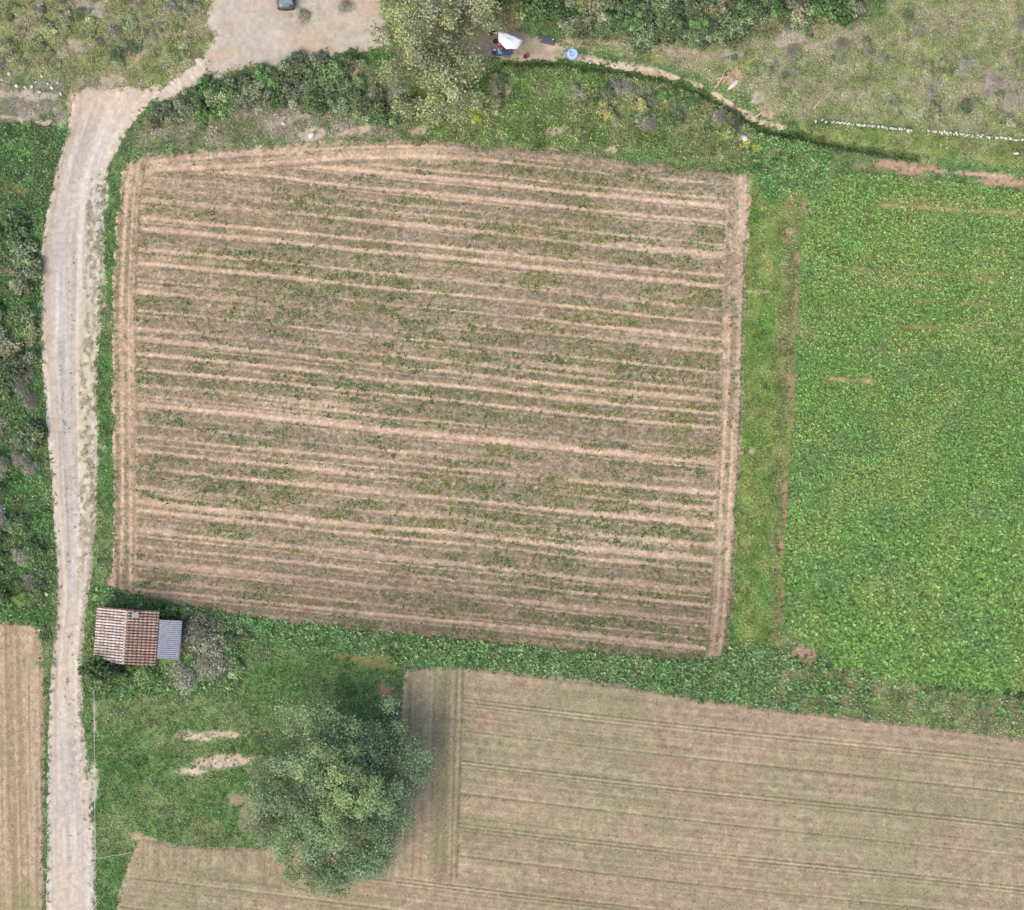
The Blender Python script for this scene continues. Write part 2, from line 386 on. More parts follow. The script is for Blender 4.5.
def sheet(name, fsd, bbox, step, relief, colour, mat, lift=0.05):
    """a surface laid over the ground wherever fsd > 0, cut cell by cell along its ragged edge"""
    x0, y0, x1, y1 = bbox
    ax = np.arange(x0, x1+0.01, step*10); ay = np.arange(y0, y1+0.01, step*10)
    X, Y = np.meshgrid(ax, ay)
    d = fsd(X, Y)
    cx = (d[:-1, :-1]+d[1:, 1:]+d[:-1, 1:]+d[1:, :-1])*0.25
    keep = cx > 0
    zz = terrain(X, Y) + sstep(0, 4, d)*(lift + relief(X, Y)) + 0.012
    c = colour(X, Y, d)
    V = np.stack([(X-512)*0.1, (455-Y)*0.1, zz], -1).reshape(-1, 3)
    F = grid_faces(*X.shape, keep=keep)[:, ::-1]
    used = np.zeros(len(V), bool); used[F.ravel()] = True
    rm = np.cumsum(used)-1
    me = mesh_np(name, V[used], rm[F], mat, col=s2l(np.clip(c, 0, 1)*255).reshape(-1, 3)[used], smooth=True)
    o = link(name, me); o['kind'] = 'structure'
    return o
def rgb(*c): return np.array(c)/255.
def mix(a, b, t): return a*(1-t[..., None]) + b*t[..., None]

# ------------------------------------------------------------------ ploughed field
TOPL = [(118,165),(150,153),(220,149),(300,144),(360,141),(425,140),(470,143)]
LEFTE = [(124,160),(118,200),(113,300),(114,500),(113,580)]
RIGHTE = [(750,173),(746,270),(743,400),(739,470),(733,600),(727,660)]
def prow(X, Y):
    """row coordinate (px across the furrows), along coordinate, headland weight"""
    v = Y - 0.102*(X-430) + 0.5*np.sin(X/120.0) + (fbm(X, Y, 120, 101, 2)-0.5)*3.0
    u = X.copy()
    lx = np.interp(Y, [p[1] for p in LEFTE], [p[0] for p in LEFTE]); rx = np.interp(Y, [p[1] for p in RIGHTE], [p[0] for p in RIGHTE])
    dl = X-lx; dr = rx-X
    dt = pl_dist(TOPL, X, Y)
    hl = sstep(25, 21, dl); hr = sstep(25, 21, dr); ht = sstep(26, 20, dt)*sstep(470, 430, X)
    return v, u, dl, dr, dt, hl, hr, ht
def rows1(v, u, seed):
    """0..1 paleness of swaths across the furrows, slowly changing along them"""
    w = v/15.8 + 0.30*(vn(v/40, u/600, seed+9)-0.5)
    k = np.floor(w); f = w-k
    c1 = 0.25+0.5*_hash(k, k*0, seed+20); a1 = 0.62+0.38*_hash(k, k*0, seed+21); w1 = 0.11+0.09*_hash(k, k*0, seed+22)
    c2 = c1+0.26+0.18*_hash(k, k*0, seed+23); a2 = 0.35+0.55*_hash(k, k*0, seed+24)
    fade = 0.80+0.40*vn(u/130, k*3.7, seed+25)
    base = a1*fade*(0.72+0.45*vn(u/22, v/2.5, seed+28))*np.exp(-((f-c1)/w1)**2)
    for q in (0, -1): base = np.maximum(base, a2*(0.5+0.8*vn(u/90, k*5.1, seed+26))*np.exp(-((f+q-c2)/0.06)**2))
    fine = vn(v/2.6, u/110, seed+1); fine2 = vn(v/1.3, u/45, seed+2)
    slow = vn(v/26, u/160, seed+3)
    swath = 0.5+0.5*np.cos(2*np.pi*(w-0.25))
    return np.clip(0.08 + 0.20*swath*(0.5+vn(u/210, k*2.3, seed+27)) + 0.68*base + 0.34*(fine-0.5) + 0.22*(fine2-0.5) + 0.22*(slow-0.5) + 0.18*(fbm(u, v*1.6, 4.0, seed+5, 2)-0.5), 0, 1)
def plough_maps(X, Y):
    v, u, dl, dr, dt, hl, hr, ht = prow(X, Y)
    pale = rows1(v, u, 110)
    hv = lambda d, along, s: np.clip(0.42 + 0.20*np.cos(d/9.0*2*np.pi+0.7) + 0.75*(vn(d/2.2, along/120, s)-0.5)+0.5*(fbm(d, along, 6, s+3, 2)-0.5)+0.05, 0, 1)
    pale = pale*(1-ht)+hv(dt, X, 131)*ht
    pale = pale*(1-hl)+hv(dl, Y, 132)*hl
    pale = pale*(1-hr)+np.clip(hv(dr, Y, 133)-0.02, 0, 1)*hr
    patch = fbm(u, v*3.2, 42, 141, 3)
    head = np.maximum(np.maximum(hl, hr), ht)
    east = sstep(250, 720, X)*0.10
    lowg = sstep(0.52, 0.28, pale)
    strip = vn(v/15.8, u/500, 143)
    green = sstep(0.42, 0.62, patch + east + 0.36*(strip-0.5)) * lowg * (1-0.75*head)
    mott = fbm(X, Y, 5, 145, 2)
    green = np.clip(green*(0.12+1.35*sstep(0.42, 0.60, 0.6*fbm(u*0.28, v, 4.2, 149, 2)+0.4*mott)), 0, 1)
    damp = lowg*sstep(0.40, 0.68, fbm(u, v*3, 60, 147, 3) - 0.06)*(1-green)
    return pale, green, damp, head, mott
def plough_relief(X, Y):
    pale, green, damp, head, mott = plough_maps(X, Y)
    return 0.06*(1-pale) + 0.07*(fbm(X, Y, 2.6, 151, 2))*(1.15-pale) + 0.0
def plough_col(X, Y, d):
    pale, green, damp, head, mott = plough_maps(X, Y)
    warm = fbm(X, Y, 110, 153, 2)
    strip = sstep(0.56, 0.26, pale)
    c = mix(rgb(163,142,116)+0*X[..., None], rgb(220,190,160), np.clip(pale*1.05, 0, 1))
    c = mix(c, rgb(220,200,174), (sstep(0.45, 0.7, warm)*0.35*sstep(150, 620, X)))
    c = mix(c, rgb(152,142,128), damp*0.6*sstep(0.35, 0.6, mott))
    c = mix(c, rgb(126,134,86), green*0.55)
    c = mix(c, rgb(140,127,100), sstep(0.46, 0.24, pale)*0.55*(1-0.6*head))
    sp = sstep(0.50, 0.64, fbm(X*0.75, Y*1.1, 2.5, 157, 2))
    c = mix(c, rgb(116,110,92), sp*(0.10+0.42*strip)*(0.35+0.65*sstep(0.3, 0.6, fbm(X*0.35, Y, 9, 159, 2)))*(1-0.5*head))
    sp2 = sstep(0.56, 0.66, fbm(X*0.8, Y*1.2, 2.2, 161, 2))
    c = mix(c, rgb(226,206,184), sp2*0.30)
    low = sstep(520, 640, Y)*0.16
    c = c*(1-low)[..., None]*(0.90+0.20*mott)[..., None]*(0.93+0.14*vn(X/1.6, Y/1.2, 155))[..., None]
    return c
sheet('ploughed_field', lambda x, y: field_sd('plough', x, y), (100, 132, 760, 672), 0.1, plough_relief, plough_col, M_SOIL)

# ------------------------------------------------------------------ stubble field and the western field
def stub_maps(X, Y):
    v = Y - 0.117*(X-460) - 698 + 1.5*np.sin(X/130.)
    w = v/31.4
    k = np.round(w); f = (w-k)*31.4
    even = (np.mod(k, 2) == 0)
    g = lambda c, s: np.exp(-((f-c)/s)**2)
    dark = np.where(even, 0.85*g(-1.4, 0.7)+0.8*g(2.6, 0.8)+0.4*g(6.2, 0.8), 0.85*g(0, 0.8))
    lite = np.where(even, g(0.6, 0.8)+0.8*g(4.4, 0.8)+0.5*g(-3.4, 0.9), 0.7*g(-2.2, 0.9))
    hx = X + 0.028*(Y-680)
    hl = sstep(466, 462, hx)*sstep(884, 876, Y - 0.117*(X-460)*0.3)
    vg = lambda c, s: np.exp(-((hx-c)/s)**2)
    hd = 0.9*vg(463, 1.3)+0.8*vg(457, 1.2)+0.5*vg(436, 1.2)+0.5*vg(447, 4)
    hli = 0.8*vg(432, 1.2)+0.9*vg(404, 1.5)+0.5*vg(460, 1.0)
    dark = dark*(1-hl)+hd*hl; lite = lite*(1-hl)+hli*hl
    fine = vn(np.where(hl > 0.5, hx, v)/2.0, np.where(hl > 0.5, Y, X)/120., 171)
    return v, dark, lite, fine, hl
def stub_relief(X, Y):
    v, dark, lite, fine, hl = stub_maps(X, Y)
    return 0.05 + 0.03*lite - 0.045*dark + 0.03*fbm(X, Y, 2.4, 173, 2) + 0.02*fine
def stub_col(X, Y, d):
    v, dark, lite, fine, hl = stub_maps(X, Y)
    n = fbm(X, Y, 90, 175, 3); n2 = fbm(X, Y, 5, 177, 2)
    c = mix(rgb(182,162,135)+0*X[..., None], rgb(172,159,129), sstep(0.35, 0.7, n))
    c = mix(c, rgb(182,155,132), sstep(0.5, 0.75, fbm(X, Y, 40, 178, 3))*0.4)
    c = mix(c, rgb(206,188,160), np.clip(lite*0.62*(0.45+0.9*vn(X/50, v/9, 186)), 0, 1))
    c = mix(c, rgb(118,120,84), np.clip(dark*0.78*(0.6+0.7*vn(X/60, v/9, 184)), 0, 1))
    gl = sstep(0.50, 0.72, fbm(X*0.5, v*2.2, 26, 179, 3))*0.38
    gl = np.maximum(gl, sstep(250, 150, X)*0.35*sstep(0.3, 0.6, fbm(X, Y, 18, 180, 2)))
    vb = (np.exp(-((X-156+0.12*(Y-880))/7.)**2)+np.exp(-((X-192+0.05*(Y-880))/6.)**2)+0.6*np.exp(-((X-238)/3.)**2)*sstep(900, 850, Y))*sstep(845, 865, Y)*0.6
    gl = np.maximum(gl, vb)
    gl = np.maximum(gl, 0.55*np.exp(-((X-442+0.03*(Y-680))/9.)**2)*sstep(880, 860, Y)*sstep(668, 690, Y))
    c = mix(c, rgb(126,136,92), gl*0.8*sstep(0.3, 0.65, n2))
    c = c*(0.90+0.14*fine+0.24*(n2-0.5))[..., None]*(0.94+0.12*vn(X/1.5, Y/1.2, 182))[..., None]
    ed = sstep(7, 1, d)*0.4
    return mix(c, rgb(196,176,150), ed)
sheet('stubble_field', lambda x, y: field_sd('stub', x, y), (105, 655, 1098, 985), 0.1, stub_relief, stub_col, M_STUB)
def west_relief(X, Y): return 0.05 + 0.03*vn(X/2.2, Y/160., 181) + 0.02*fbm(X, Y, 2.4, 183, 2)
def west_col(X, Y, d):
    c = mix(rgb(202,176,149)+0*X[..., None], rgb(170,150,122), sstep(0.35, 0.8, vn((X-0.02*Y)/2.2, Y/90., 185)))
    sp = sstep(0.52, 0.66, fbm(X*1.1, Y*0.5, 2.4, 190, 2)); c = mix(c, rgb(150,134,108), sp*0.35)
    c = mix(c, rgb(144,146,100), sstep(0.55, 0.75, fbm(X, Y, 30, 187, 3))*0.5 + sstep(860, 910, Y)*0.25)
    return c*(0.92+0.16*fbm(X, Y, 4, 188, 2))[..., None]
sheet('bare_field', lambda x, y: field_sd('west', x, y), (-68, 612, 56, 985), 0.1, west_relief, west_col, M_STUB)

# ------------------------------------------------------------------ green crop: bed and plants
def crop_gap(X, Y):
    v = Y - 0.10*(X-900)
    lines = 0
    for yy, a, x0, x1 in ((205,0.8,880,1024),(326,0.6,900,1024),(300,0.5,905,1000),(379,1.0,828,874),(418,0.3,860,960),(615,0.5,880,930),(268,0.5,830,1000),(350,0.4,840,930)):
        yl = yy + (X-x0)*0.06
        lines = np.maximum(lines, a*np.exp(-((Y-yl)/3.0)**2)*sstep(x0-6, x0+4, X)*sstep(x1+8, x1-6, X)*(0.45+0.55*sstep(0.3, 0.5, fbm(X, Y, 14, 197, 2))))
    vl = 0.55*np.exp(-((X-(826-0.015*(Y-480)))/2.0)**2)*sstep(420, 500, Y)*sstep(640, 600, Y)
    sp = sstep(0.66, 0.80, fbm(X, Y, 16, 199, 3))*0.7
    return np.clip(np.maximum(np.maximum(lines, vl), sp), 0, 1), lines
def crop_col(X, Y, d):
    g, ln = crop_gap(X, Y)
    c = mix(rgb(104,120,64)+0*X[..., None], rgb(150,146,100), sstep(0.45, 0.75, fbm(X, Y, 20, 191, 3))*0.5)
    c = mix(c, rgb(196,176,132), ln*0.9)
    return c*(0.85+0.3*fbm(X, Y, 4, 193, 2))[..., None]
sheet('crop_field', lambda x, y: field_sd('crop', x, y), (775, 168, 1098, 705), 0.2, lambda X, Y: 0.06*fbm(X, Y, 5, 195, 2), crop_col, M_SOIL)

# ------------------------------------------------------------------ dirt track, clearing, footpaths
def road_maps(X, Y):
    l, r = road_t(X, Y); t = (X-l)/np.maximum(r-l, 1)
    return t, X-l, r-X
def road_col(X, Y, d):
    t, dl, dr = road_maps(X, Y)
    wt = np.clip(t, 0, 1)
    c = mix(rgb(205,194,185)+0*X[..., None], rgb(212,197,176), sstep(0.35, 0.65, vn(t*7, Y/130., 201)))
    c = mix(c, rgb(226,216,202), sstep(0.5, 0.8, vn(t*11, Y/60., 203))*0.6)
    c = mix(c, rgb(190,173,157), sstep(0.55, 0.85, vn(t*9+3, Y/150., 205))*0.6)
    c = mix(c, rgb(214,198,164), sstep(0.62, 0.72, t)*sstep(200, 260, Y)*sstep(560, 480, Y)*0.45)
    c = mix(c, rgb(222,198,170), sstep(140, 100, Y)*0.5)
    mid = np.exp(-((t-0.33)/0.05)**2)*sstep(330, 350, Y)*sstep(570, 540, Y)
    c = mix(c, rgb(178,168,158), mid*0.7)
    c = mix(c, rgb(150,146,116), sstep(0.42, 0.62, fbm(X, Y*0.7, 3.4, 207, 2))*sstep(21, 14, dr)*0.75*sstep(165, 195, Y)*sstep(620, 480, Y))
    c = mix(c, rgb(228,222,206), sstep(0.6, 0.72, fbm(X, Y, 3.4, 209, 2))*sstep(16, 3, dr)*0.8)
    c = c*(0.95+0.10*vn(t*26, Y/40., 206))[..., None]
    return c*(0.92+0.16*fbm(X, Y, 3.2, 208, 2))[..., None]
def road_relief(X, Y):
    t, dl, dr = road_maps(X, Y)
    return 0.02 - 0.03*np.exp(-((t-0.2)/0.09)**2) - 0.03*np.exp(-((t-0.5)/0.09)**2) + 0.02*fbm(X, Y, 3, 211, 2)
sheet('dirt_road', road_sd, (30, 40, 250, 985), 0.1, road_relief, road_col, M_ROAD, lift=0.04)
def lot_col(X, Y, d):
    c = mix(rgb(212,198,180)+0*X[..., None], rgb(200,188,170), sstep(0.35, 0.65, fbm(X, Y, 40, 213, 3)))
    c = mix(c, rgb(200,174,146), sstep(0.5, 0.75, fbm(X*0.4+Y, Y*0.5-X*0.3, 18, 215, 3))*0.6)
    c = mix(c, rgb(168,156,130), sstep(8, 1, d)*0.6*sstep(0.4, 0.6, fbm(X, Y, 8, 217, 2)))
    c = mix(c, rgb(160,150,134), np.exp(-(((X-303)/16)**2+((Y-14)/12)**2))*sstep(0.4, 0.62, fbm(X, Y, 5, 218, 2)))
    return c*(0.92+0.16*fbm(X, Y, 4, 219, 3))[..., None]
sheet('dirt_clearing', lot_sd, (190, -66, 402, 92), 0.1, lambda X, Y: 0.03*fbm(X, Y, 4, 221, 2), lot_col, M_ROAD, lift=0.04)
def path_col(X, Y, d):
    c = mix(rgb(176,158,140)+0*X[..., None], rgb(200,181,158), np.maximum(sstep(556, 600, X), sstep(120, 60, X)))
    tr = sstep(6, 2, pl_dist(TRAIL, X, Y)); c = mix(c, rgb(160,146,124), tr)
    up = sstep(6, 2, pl_dist(UPATH, X, Y)); c = mix(c, rgb(178,160,138), up)
    c = mix(c, rgb(206,190,164), np.exp(-(((X-556)/12)**2+((Y-48)/6)**2)))
    c = mix(c, rgb(140,142,100), sstep(0.5, 0.7, fbm(X, Y, 9, 225, 2))*0.45)
    return c*(0.92+0.16*fbm(X, Y, 3.5, 227, 2))[..., None]
sheet('footpath', path_sd, (-66, -40, 800, 140), 0.1, lambda X, Y: 0.03*fbm(X, Y, 3, 229, 2), path_col, M_ROAD, lift=0.03)

def leafcol(c, gain=1.28, grey=0.25):
    """leaf albedo: a little paler and greyer than the colour of the whole plant, which shades itself"""
    lum = c.mean(-1, keepdims=True)
    return np.clip((c*(1-grey) + lum*grey)*gain, 0.02, 1)

# ------------------------------------------------------------------ small plants (grass, weeds, crop): merged blades
def blades(name, px, py, z0, size, col, n, mat, up=(0.35, 1.0), width=0.22, spread=0.25, jitter=0.16, kind='stuff'):
    """n bent blades per point; px, py photo pixels; size metres; col (N,3) 0..1 look colour"""
    N = len(px); M = N*n
    X = np.repeat((px-512)*0.1, n); Y = np.repeat((455-py)*0.1, n); Z = np.repeat(z0, n)
    S = np.repeat(size, n)*RNG.uniform(0.6, 1.25, M)
    a = RNG.uniform(0, 2*np.pi, M); e = RNG.uniform(up[0], up[1], M)
    off = np.repeat(size, n)*spread*np.sqrt(RNG.uniform(0, 1, M)); oa = RNG.uniform(0, 2*np.pi, M)
    bx = X+off*np.cos(oa); by = Y+off*np.sin(oa)
    ce, se = np.cos(e), np.sin(e)
    dx, dy = np.cos(a), np.sin(a); wx, wy = -dy, dx
    W = S*width
    mx = bx+dx*S*0.55*ce; my = by+dy*S*0.55*ce; mz = Z+S*0.60*se
    tx = bx+dx*S*(0.55*ce+0.45*np.cos(e*0.4)); ty = by+dy*S*(0.55*ce+0.45*np.cos(e*0.4)); tz = mz+S*0.45*np.sin(e*0.4)
    tw = RNG.uniform(-0.4, 0.4, M)*W
    V = np.stack([np.stack([bx, by, Z-0.02], -1), np.stack([mx+wx*W, my+wy*W, mz+tw], -1), np.stack([tx, ty, tz], -1), np.stack([mx-wx*W, my-wy*W, mz-tw], -1)], 1).reshape(-1, 3)
    F = np.arange(4*M).reshape(M, 4)
    c = np.repeat(col, n, axis=0)*(1+RNG.normal(0, jitter, (M, 1)))
    c = c*(1+RNG.normal(0, jitter*0.25, (M, 3)))
    c = np.repeat(np.clip(leafcol(c), 0.03, 1), 4, axis=0)
    me = mesh_np(name, V, F, mat, col=s2l(c*255))
    o = link(name, me)
    if kind: o['kind'] = kind
    return o
def all_sd(px, py):
    d = np.full(px.shape, -1e9)
    for f in SHEETS: d = np.maximum(d, f(px, py))
    return d
# grass on every strip, bank and meadow
n = 430000
px = RNG.uniform(-40, 1064, n); py = RNG.uniform(-40, 950, n)
d = all_sd(px, py); k = (d < 0.6) | ((d < 3.5) & (RNG.uniform(0, 1, n) < 0.30))
px, py, d = px[k], py[k], d[k]
c, den, hh = veg(px, py); b, bcx = bare(px, py)
clump = fbm(px, py, 8, 301, 2)
k = (RNG.uniform(0, 1, len(px)) < np.clip(den*0.60*(0.5+1.0*clump), 0, 1)*(1-0.85*b))
shed_keep = sd([(93,606),(182,610),(182,668),(93,662)], px, py) < 0
k &= shed_keep
px, py, c, hh, clump = px[k], py[k], c[k], hh[k], clump[k]
c = np.clip(c*(0.92+0.4*(clump-0.4))[:, None]*1.10, 0, 1)
dry = RNG.uniform(0, 1, len(px)) < 0.06
c[dry] = c[dry]*0.4 + rgb(190,180,140)*0.6
blades('grass', px, py, terrain(px, py)+0.03+0.05*(d[k] > 0.6), np.clip(hh*1.0, 0.09, 0.45)*RNG.uniform(0.6, 1.4, len(px)), c, 6, M_GRASS, up=(0.3, 1.15), width=0.16)

# weeds and dead stalks in the ploughed field
n = 150000
px = RNG.uniform(105, 752, n); py = RNG.uniform(138, 664, n)
k = field_sd('plough', px, py) > 1; px, py = px[k], py[k]
pale, green, damp, head, mott = plough_maps(px, py)
z0 = terrain(px, py)+0.10
k = RNG.uniform(0, 1, len(px)) < green*0.70 + 0.05*sstep(0.55, 0.25, pale)
gpx, gpy = px[k], py[k]
w = fbm(gpx, gpy, 40, 305, 2)
gc_ = mix(rgb(100,130,70)+np.zeros((len(gpx), 3)), rgb(132,140,68), sstep(0.45, 0.7, w))
blades('field_weeds', gpx, gpy, z0[k], RNG.uniform(0.10, 0.27, len(gpx)), gc_*0.98, 5, M_GRASS, up=(0.15, 0.9), width=0.2)
k = RNG.uniform(0, 1, len(px)) < sstep(0.6, 0.25, pale)*0.30*(0.6+damp*0.8)*sstep(0.25, 0.6, fbm(px*0.35, py, 9, 159, 2))
dx_, dy_ = px[k], py[k]
dc = mix(rgb(112,112,86)+np.zeros((len(dx_), 3)), rgb(166,156,132), RNG.uniform(0, 1, len(dx_)))
blades('dead_stalks', dx_, dy_, z0[k], RNG.uniform(0.08, 0.22, len(dx_)), dc, 4, M_GRASS, up=(0.1, 0.7), width=0.11)

# stubble and sprouting weeds
n = 110000
px = RNG.uniform(-30, 1064, n); py = RNG.uniform(616, 950, n)
k = np.maximum(field_sd('stub', px, py), field_sd('west', px, py)) > 1; px, py = px[k], py[k]
v, dark, lite, fine, hl = stub_maps(px, py)
g = sstep(0.50, 0.74, fbm(px*0.5, v*2.2, 26, 179, 3)) + dark*0.55 + sstep(250, 150, px)*0.4*(px > 80)
k = RNG.uniform(0, 1, len(px)) < g*0.16+0.03
sc_ = mix(rgb(118,132,80)+np.zeros((k.sum(), 3)), rgb(150,146,96), RNG.uniform(0, 1, k.sum()))
blades('stubble_weeds', px[k], py[k], terrain(px[k], py[k])+0.115, RNG.uniform(0.08, 0.18, k.sum()), sc_, 4, M_GRASS, up=(0.2, 0.9), width=0.18)
k2 = RNG.uniform(0, 1, len(px)) < 0.26
st = mix(rgb(204,186,156)+np.zeros((k2.sum(), 3)), rgb(150,132,106), RNG.uniform(0, 1, k2.sum()))
blades('stubble_stalks', px[k2], py[k2], terrain(px[k2], py[k2])+0.11, RNG.uniform(0.10, 0.2, k2.sum()), st, 3, M_GRASS, up=(0.1, 0.6), width=0.1)

# crop plants
n = 78000
px = RNG.uniform(775, 1070, n); py = RNG.uniform(168, 700, n)
dc_ = field_sd('crop', px, py); k = dc_ > -2; px, py = px[k], py[k]
g, ln = crop_gap(px, py)
pn = fbm(px, py, 34, 311, 3); vv = py-0.10*(px-900)
band = vn(vv/9.0, px/150., 313); strk = vn(vv/3.2, px/70., 319)
k = RNG.uniform(0, 1, len(px)) < (1-np.maximum(0.75*g, 1.9*ln))*(0.84+0.26*np.cos(vv*2*np.pi/5.6 + 2*vn(px/60, vv/30, 327)))*(0.42+0.4*fbm(px, py, 7, 315, 2)+0.34*strk)
px, py, pn, band, strk = px[k], py[k], pn[k], band[k], strk[k]
top = sstep(430, 250, py)
c = mix(rgb(116,160,74)+np.zeros((len(px), 3)), rgb(140,166,84), np.clip(sstep(0.35, 0.7, pn)*0.6+0.4*(band-0.5)+top*0.2, 0, 1))
c = mix(c, rgb(108,152,88), sstep(0.45, 0.75, fbm(px, py, 30, 317, 2))*0.5)
c = mix(c, rgb(160,160,104), np.clip(sstep(0.62, 0.85, strk)*0.6*sstep(480, 300, py)*sstep(0.35, 0.6, fbm(px, py, 40, 323, 2)), 0, 1))
hg = (0.24+0.16*sstep(450, 620, py))*RNG.uniform(0.7, 1.3, len(px))
blades('crop_plants', px, py, terrain(px, py)+0.06, hg, c*1.06, 7, M_CROP, up=(0.15, 1.0), width=0.30, spread=0.4)

# lush weeds along the strip south of the ploughed field and round the shed
n = 30000
px = RNG.uniform(85, 1064, n); py = RNG.uniform(590, 750, n)
k = (np.maximum(sd(ZONES[12][0], px, py), sd(ZONES[14][0], px, py)) > 1) & (all_sd(px, py) < -2) & (sd([(93,606),(182,610),(182,668),(93,662)], px, py) < -2)
k &= (fbm(px, py, 9, 321, 2) > 0.42) & (bare(px, py)[0] < 0.35) & ((px < 775) | (fbm(px, py, 13, 325, 2) > 0.60))
px, py = px[k], py[k]
c = mix(rgb(108,156,86)+np.zeros((len(px), 3)), rgb(140,166,106), RNG.uniform(0, 1, len(px)))
blades('tall_weeds', px, py, terrain(px, py), RNG.uniform(0.3, 0.6, len(px)), c, 7, M_CROP, up=(0.4, 1.2), width=0.24, spread=0.35)
# tufts in the middle and on the verge of the track
n = 9000
px = RNG.uniform(40, 110, n); py = RNG.uniform(170, 910, n)
t, dl, dr = road_maps(px, py)
pr = 0.8*np.exp(-((t-0.33)/0.035)**2)*sstep(330, 350, py)*sstep(575, 545, py)*sstep(0.35, 0.6, fbm(px, py, 14, 331, 2)) + 0.8*sstep(20, 14, dr)*sstep(0.42, 0.62, fbm(px, py*0.7, 3.4, 207, 2))*sstep(-1, 1, dr)*sstep(165, 195, py)*(0.35+0.65*sstep(620, 480, py)) + 0.10*np.exp(-((t-0.5)/0.06)**2)
k = RNG.uniform(0, 1, n) < pr
px, py = px[k], py[k]
c = mix(rgb(106,124,70)+np.zeros((len(px), 3)), rgb(140,142,96), RNG.uniform(0, 1, len(px)))
blades('track_weeds', px, py, terrain(px, py)+0.05, RNG.uniform(0.08, 0.2, len(px)), c, 5, M_GRASS, up=(0.2, 0.9), width=0.18)
# yellow flowers on the bank
fx, fy = [], []
for cx, cy, r_, q in ((745,145,5,26),(757,148,5,40),(640,106,7,70),(606,116,7,50),(476,118,5,30),(470,110,9,26),(800,150,6,10),(700,150,60,50),(560,140,40,20)):
    a = RNG.uniform(0, 6.28, q); rr = r_*np.sqrt(RNG.uniform(0, 1, q)); fx += list(cx+rr*np.cos(a)); fy += list(cy+rr*np.sin(a)*0.7)
fx = np.array(fx); fy = np.array(fy); k = all_sd(fx, fy) < -1; fx, fy = fx[k], fy[k]
blades('yellow_flowers', fx, fy, terrain(fx, fy)+0.2, RNG.uniform(0.06, 0.14, len(fx)), np.tile(rgb(214,214,70), (len(fx), 1)), 4, M_GRASS, up=(0.0, 0.4), width=0.4)

# ------------------------------------------------------------------ shrubs and trees
def crown_np(lumps, n, leaf, rng, cols, flat=0.35, fill=0.55, jit=0.13, shape=0.42, loose=0.0):
    """leaf faces spread over lumps (x,y,z,rx,rz,weight,colour index)"""
    L = np.array([l[:5] for l in lumps], float); wt = np.array([l[5]*l[3]**2 for l in lumps], float); wt /= wt.sum()
    ci = np.array([l[6] for l in lumps])
    idx = rng.choice(len(lumps), n, p=wt)
    d = rng.normal(0, 1, (n, 3)); d /= np.linalg.norm(d, axis=1)[:, None]
    d[:, 2] = np.where(d[:, 2] < -0.3, -d[:, 2], d[:, 2])
    rad = rng.uniform(fill, 1.05, n)**0.7
    ragged = 1 + 0.25*np.sin(d[:, 0]*5+idx)*np.cos(d[:, 1]*6+2*idx)
    pos = L[idx, :3] + d*np.stack([L[idx, 3], L[idx, 3], L[idx, 4]], -1)*(rad*ragged)[:, None]
    if loose: pos = pos + rng.normal(0, loose, (n, 3))*(rng.uniform(0, 1, (n, 1)) < 0.45)
    nr = d*0.7 + rng.normal(0, 0.55, (n, 3)) + np.array([0, 0, flat]); nr /= np.linalg.norm(nr, axis=1)[:, None]
    h = rng.normal(0, 1, (n, 3)); u = np.cross(nr, h); u /= np.linalg.norm(u, axis=1)[:, None]; w = np.cross(nr, u)
    s = leaf*rng.uniform(0.55, 1.3, n)[:, None]
    V = np.stack([pos-u*s*0.5, pos+w*s*shape, pos+u*s*0.6, pos-w*s*shape], 1).reshape(-1, 3)
    cc = np.array(cols, float)[ci[idx]]/255.
    lt = rng.normal(1, 0.10, len(lumps))[idx]
    cc = cc*lt[:, None]*(1+rng.normal(0, jit, (n, 1)))*(1+rng.normal(0, 0.03, (n, 3)))
    return V, np.repeat(np.clip(leafcol(cc), 0.03, 1), 4, axis=0)
def twigs_np(n, rx, hgt, rng, r=0.02):
    """thin bare twigs fanning up from the base, as three-sided spikes"""
    V, F = [], []
    for i in range(n):
        a = rng.uniform(0, 6.28); q = rx*math.sqrt(rng.uniform(0.02, 1)); ze = hgt*(0.35+0.65*math.sqrt(max(0, 1-(q/rx)**2)))*rng.uniform(0.6, 1.05)
        b = Vector((rng.uniform(-.5, .5)*rx*0.9, rng.uniform(-.5, .5)*rx*0.9, rng.uniform(0, 0.4)*hgt)); e = Vector((q*math.cos(a), q*math.sin(a), ze))
        dd = (e-b).normalized(); s1 = dd.orthogonal().normalized()*r; s2 = dd.cross(s1)
        k = len(V)
        V += [b+s1, b-s1*0.5+s2*0.86, b-s1*0.5-s2*0.86, e]
        F += [(k, k+1, k+3, k+3), (k+1, k+2, k+3, k+3), (k+2, k, k+3, k+3)]
    return np.array([tuple(v) for v in V]), F
M_TWIG = mat_plain('dry_twigs', lin(178, 170, 154), 0.95, nscale=4, namp=0.25)
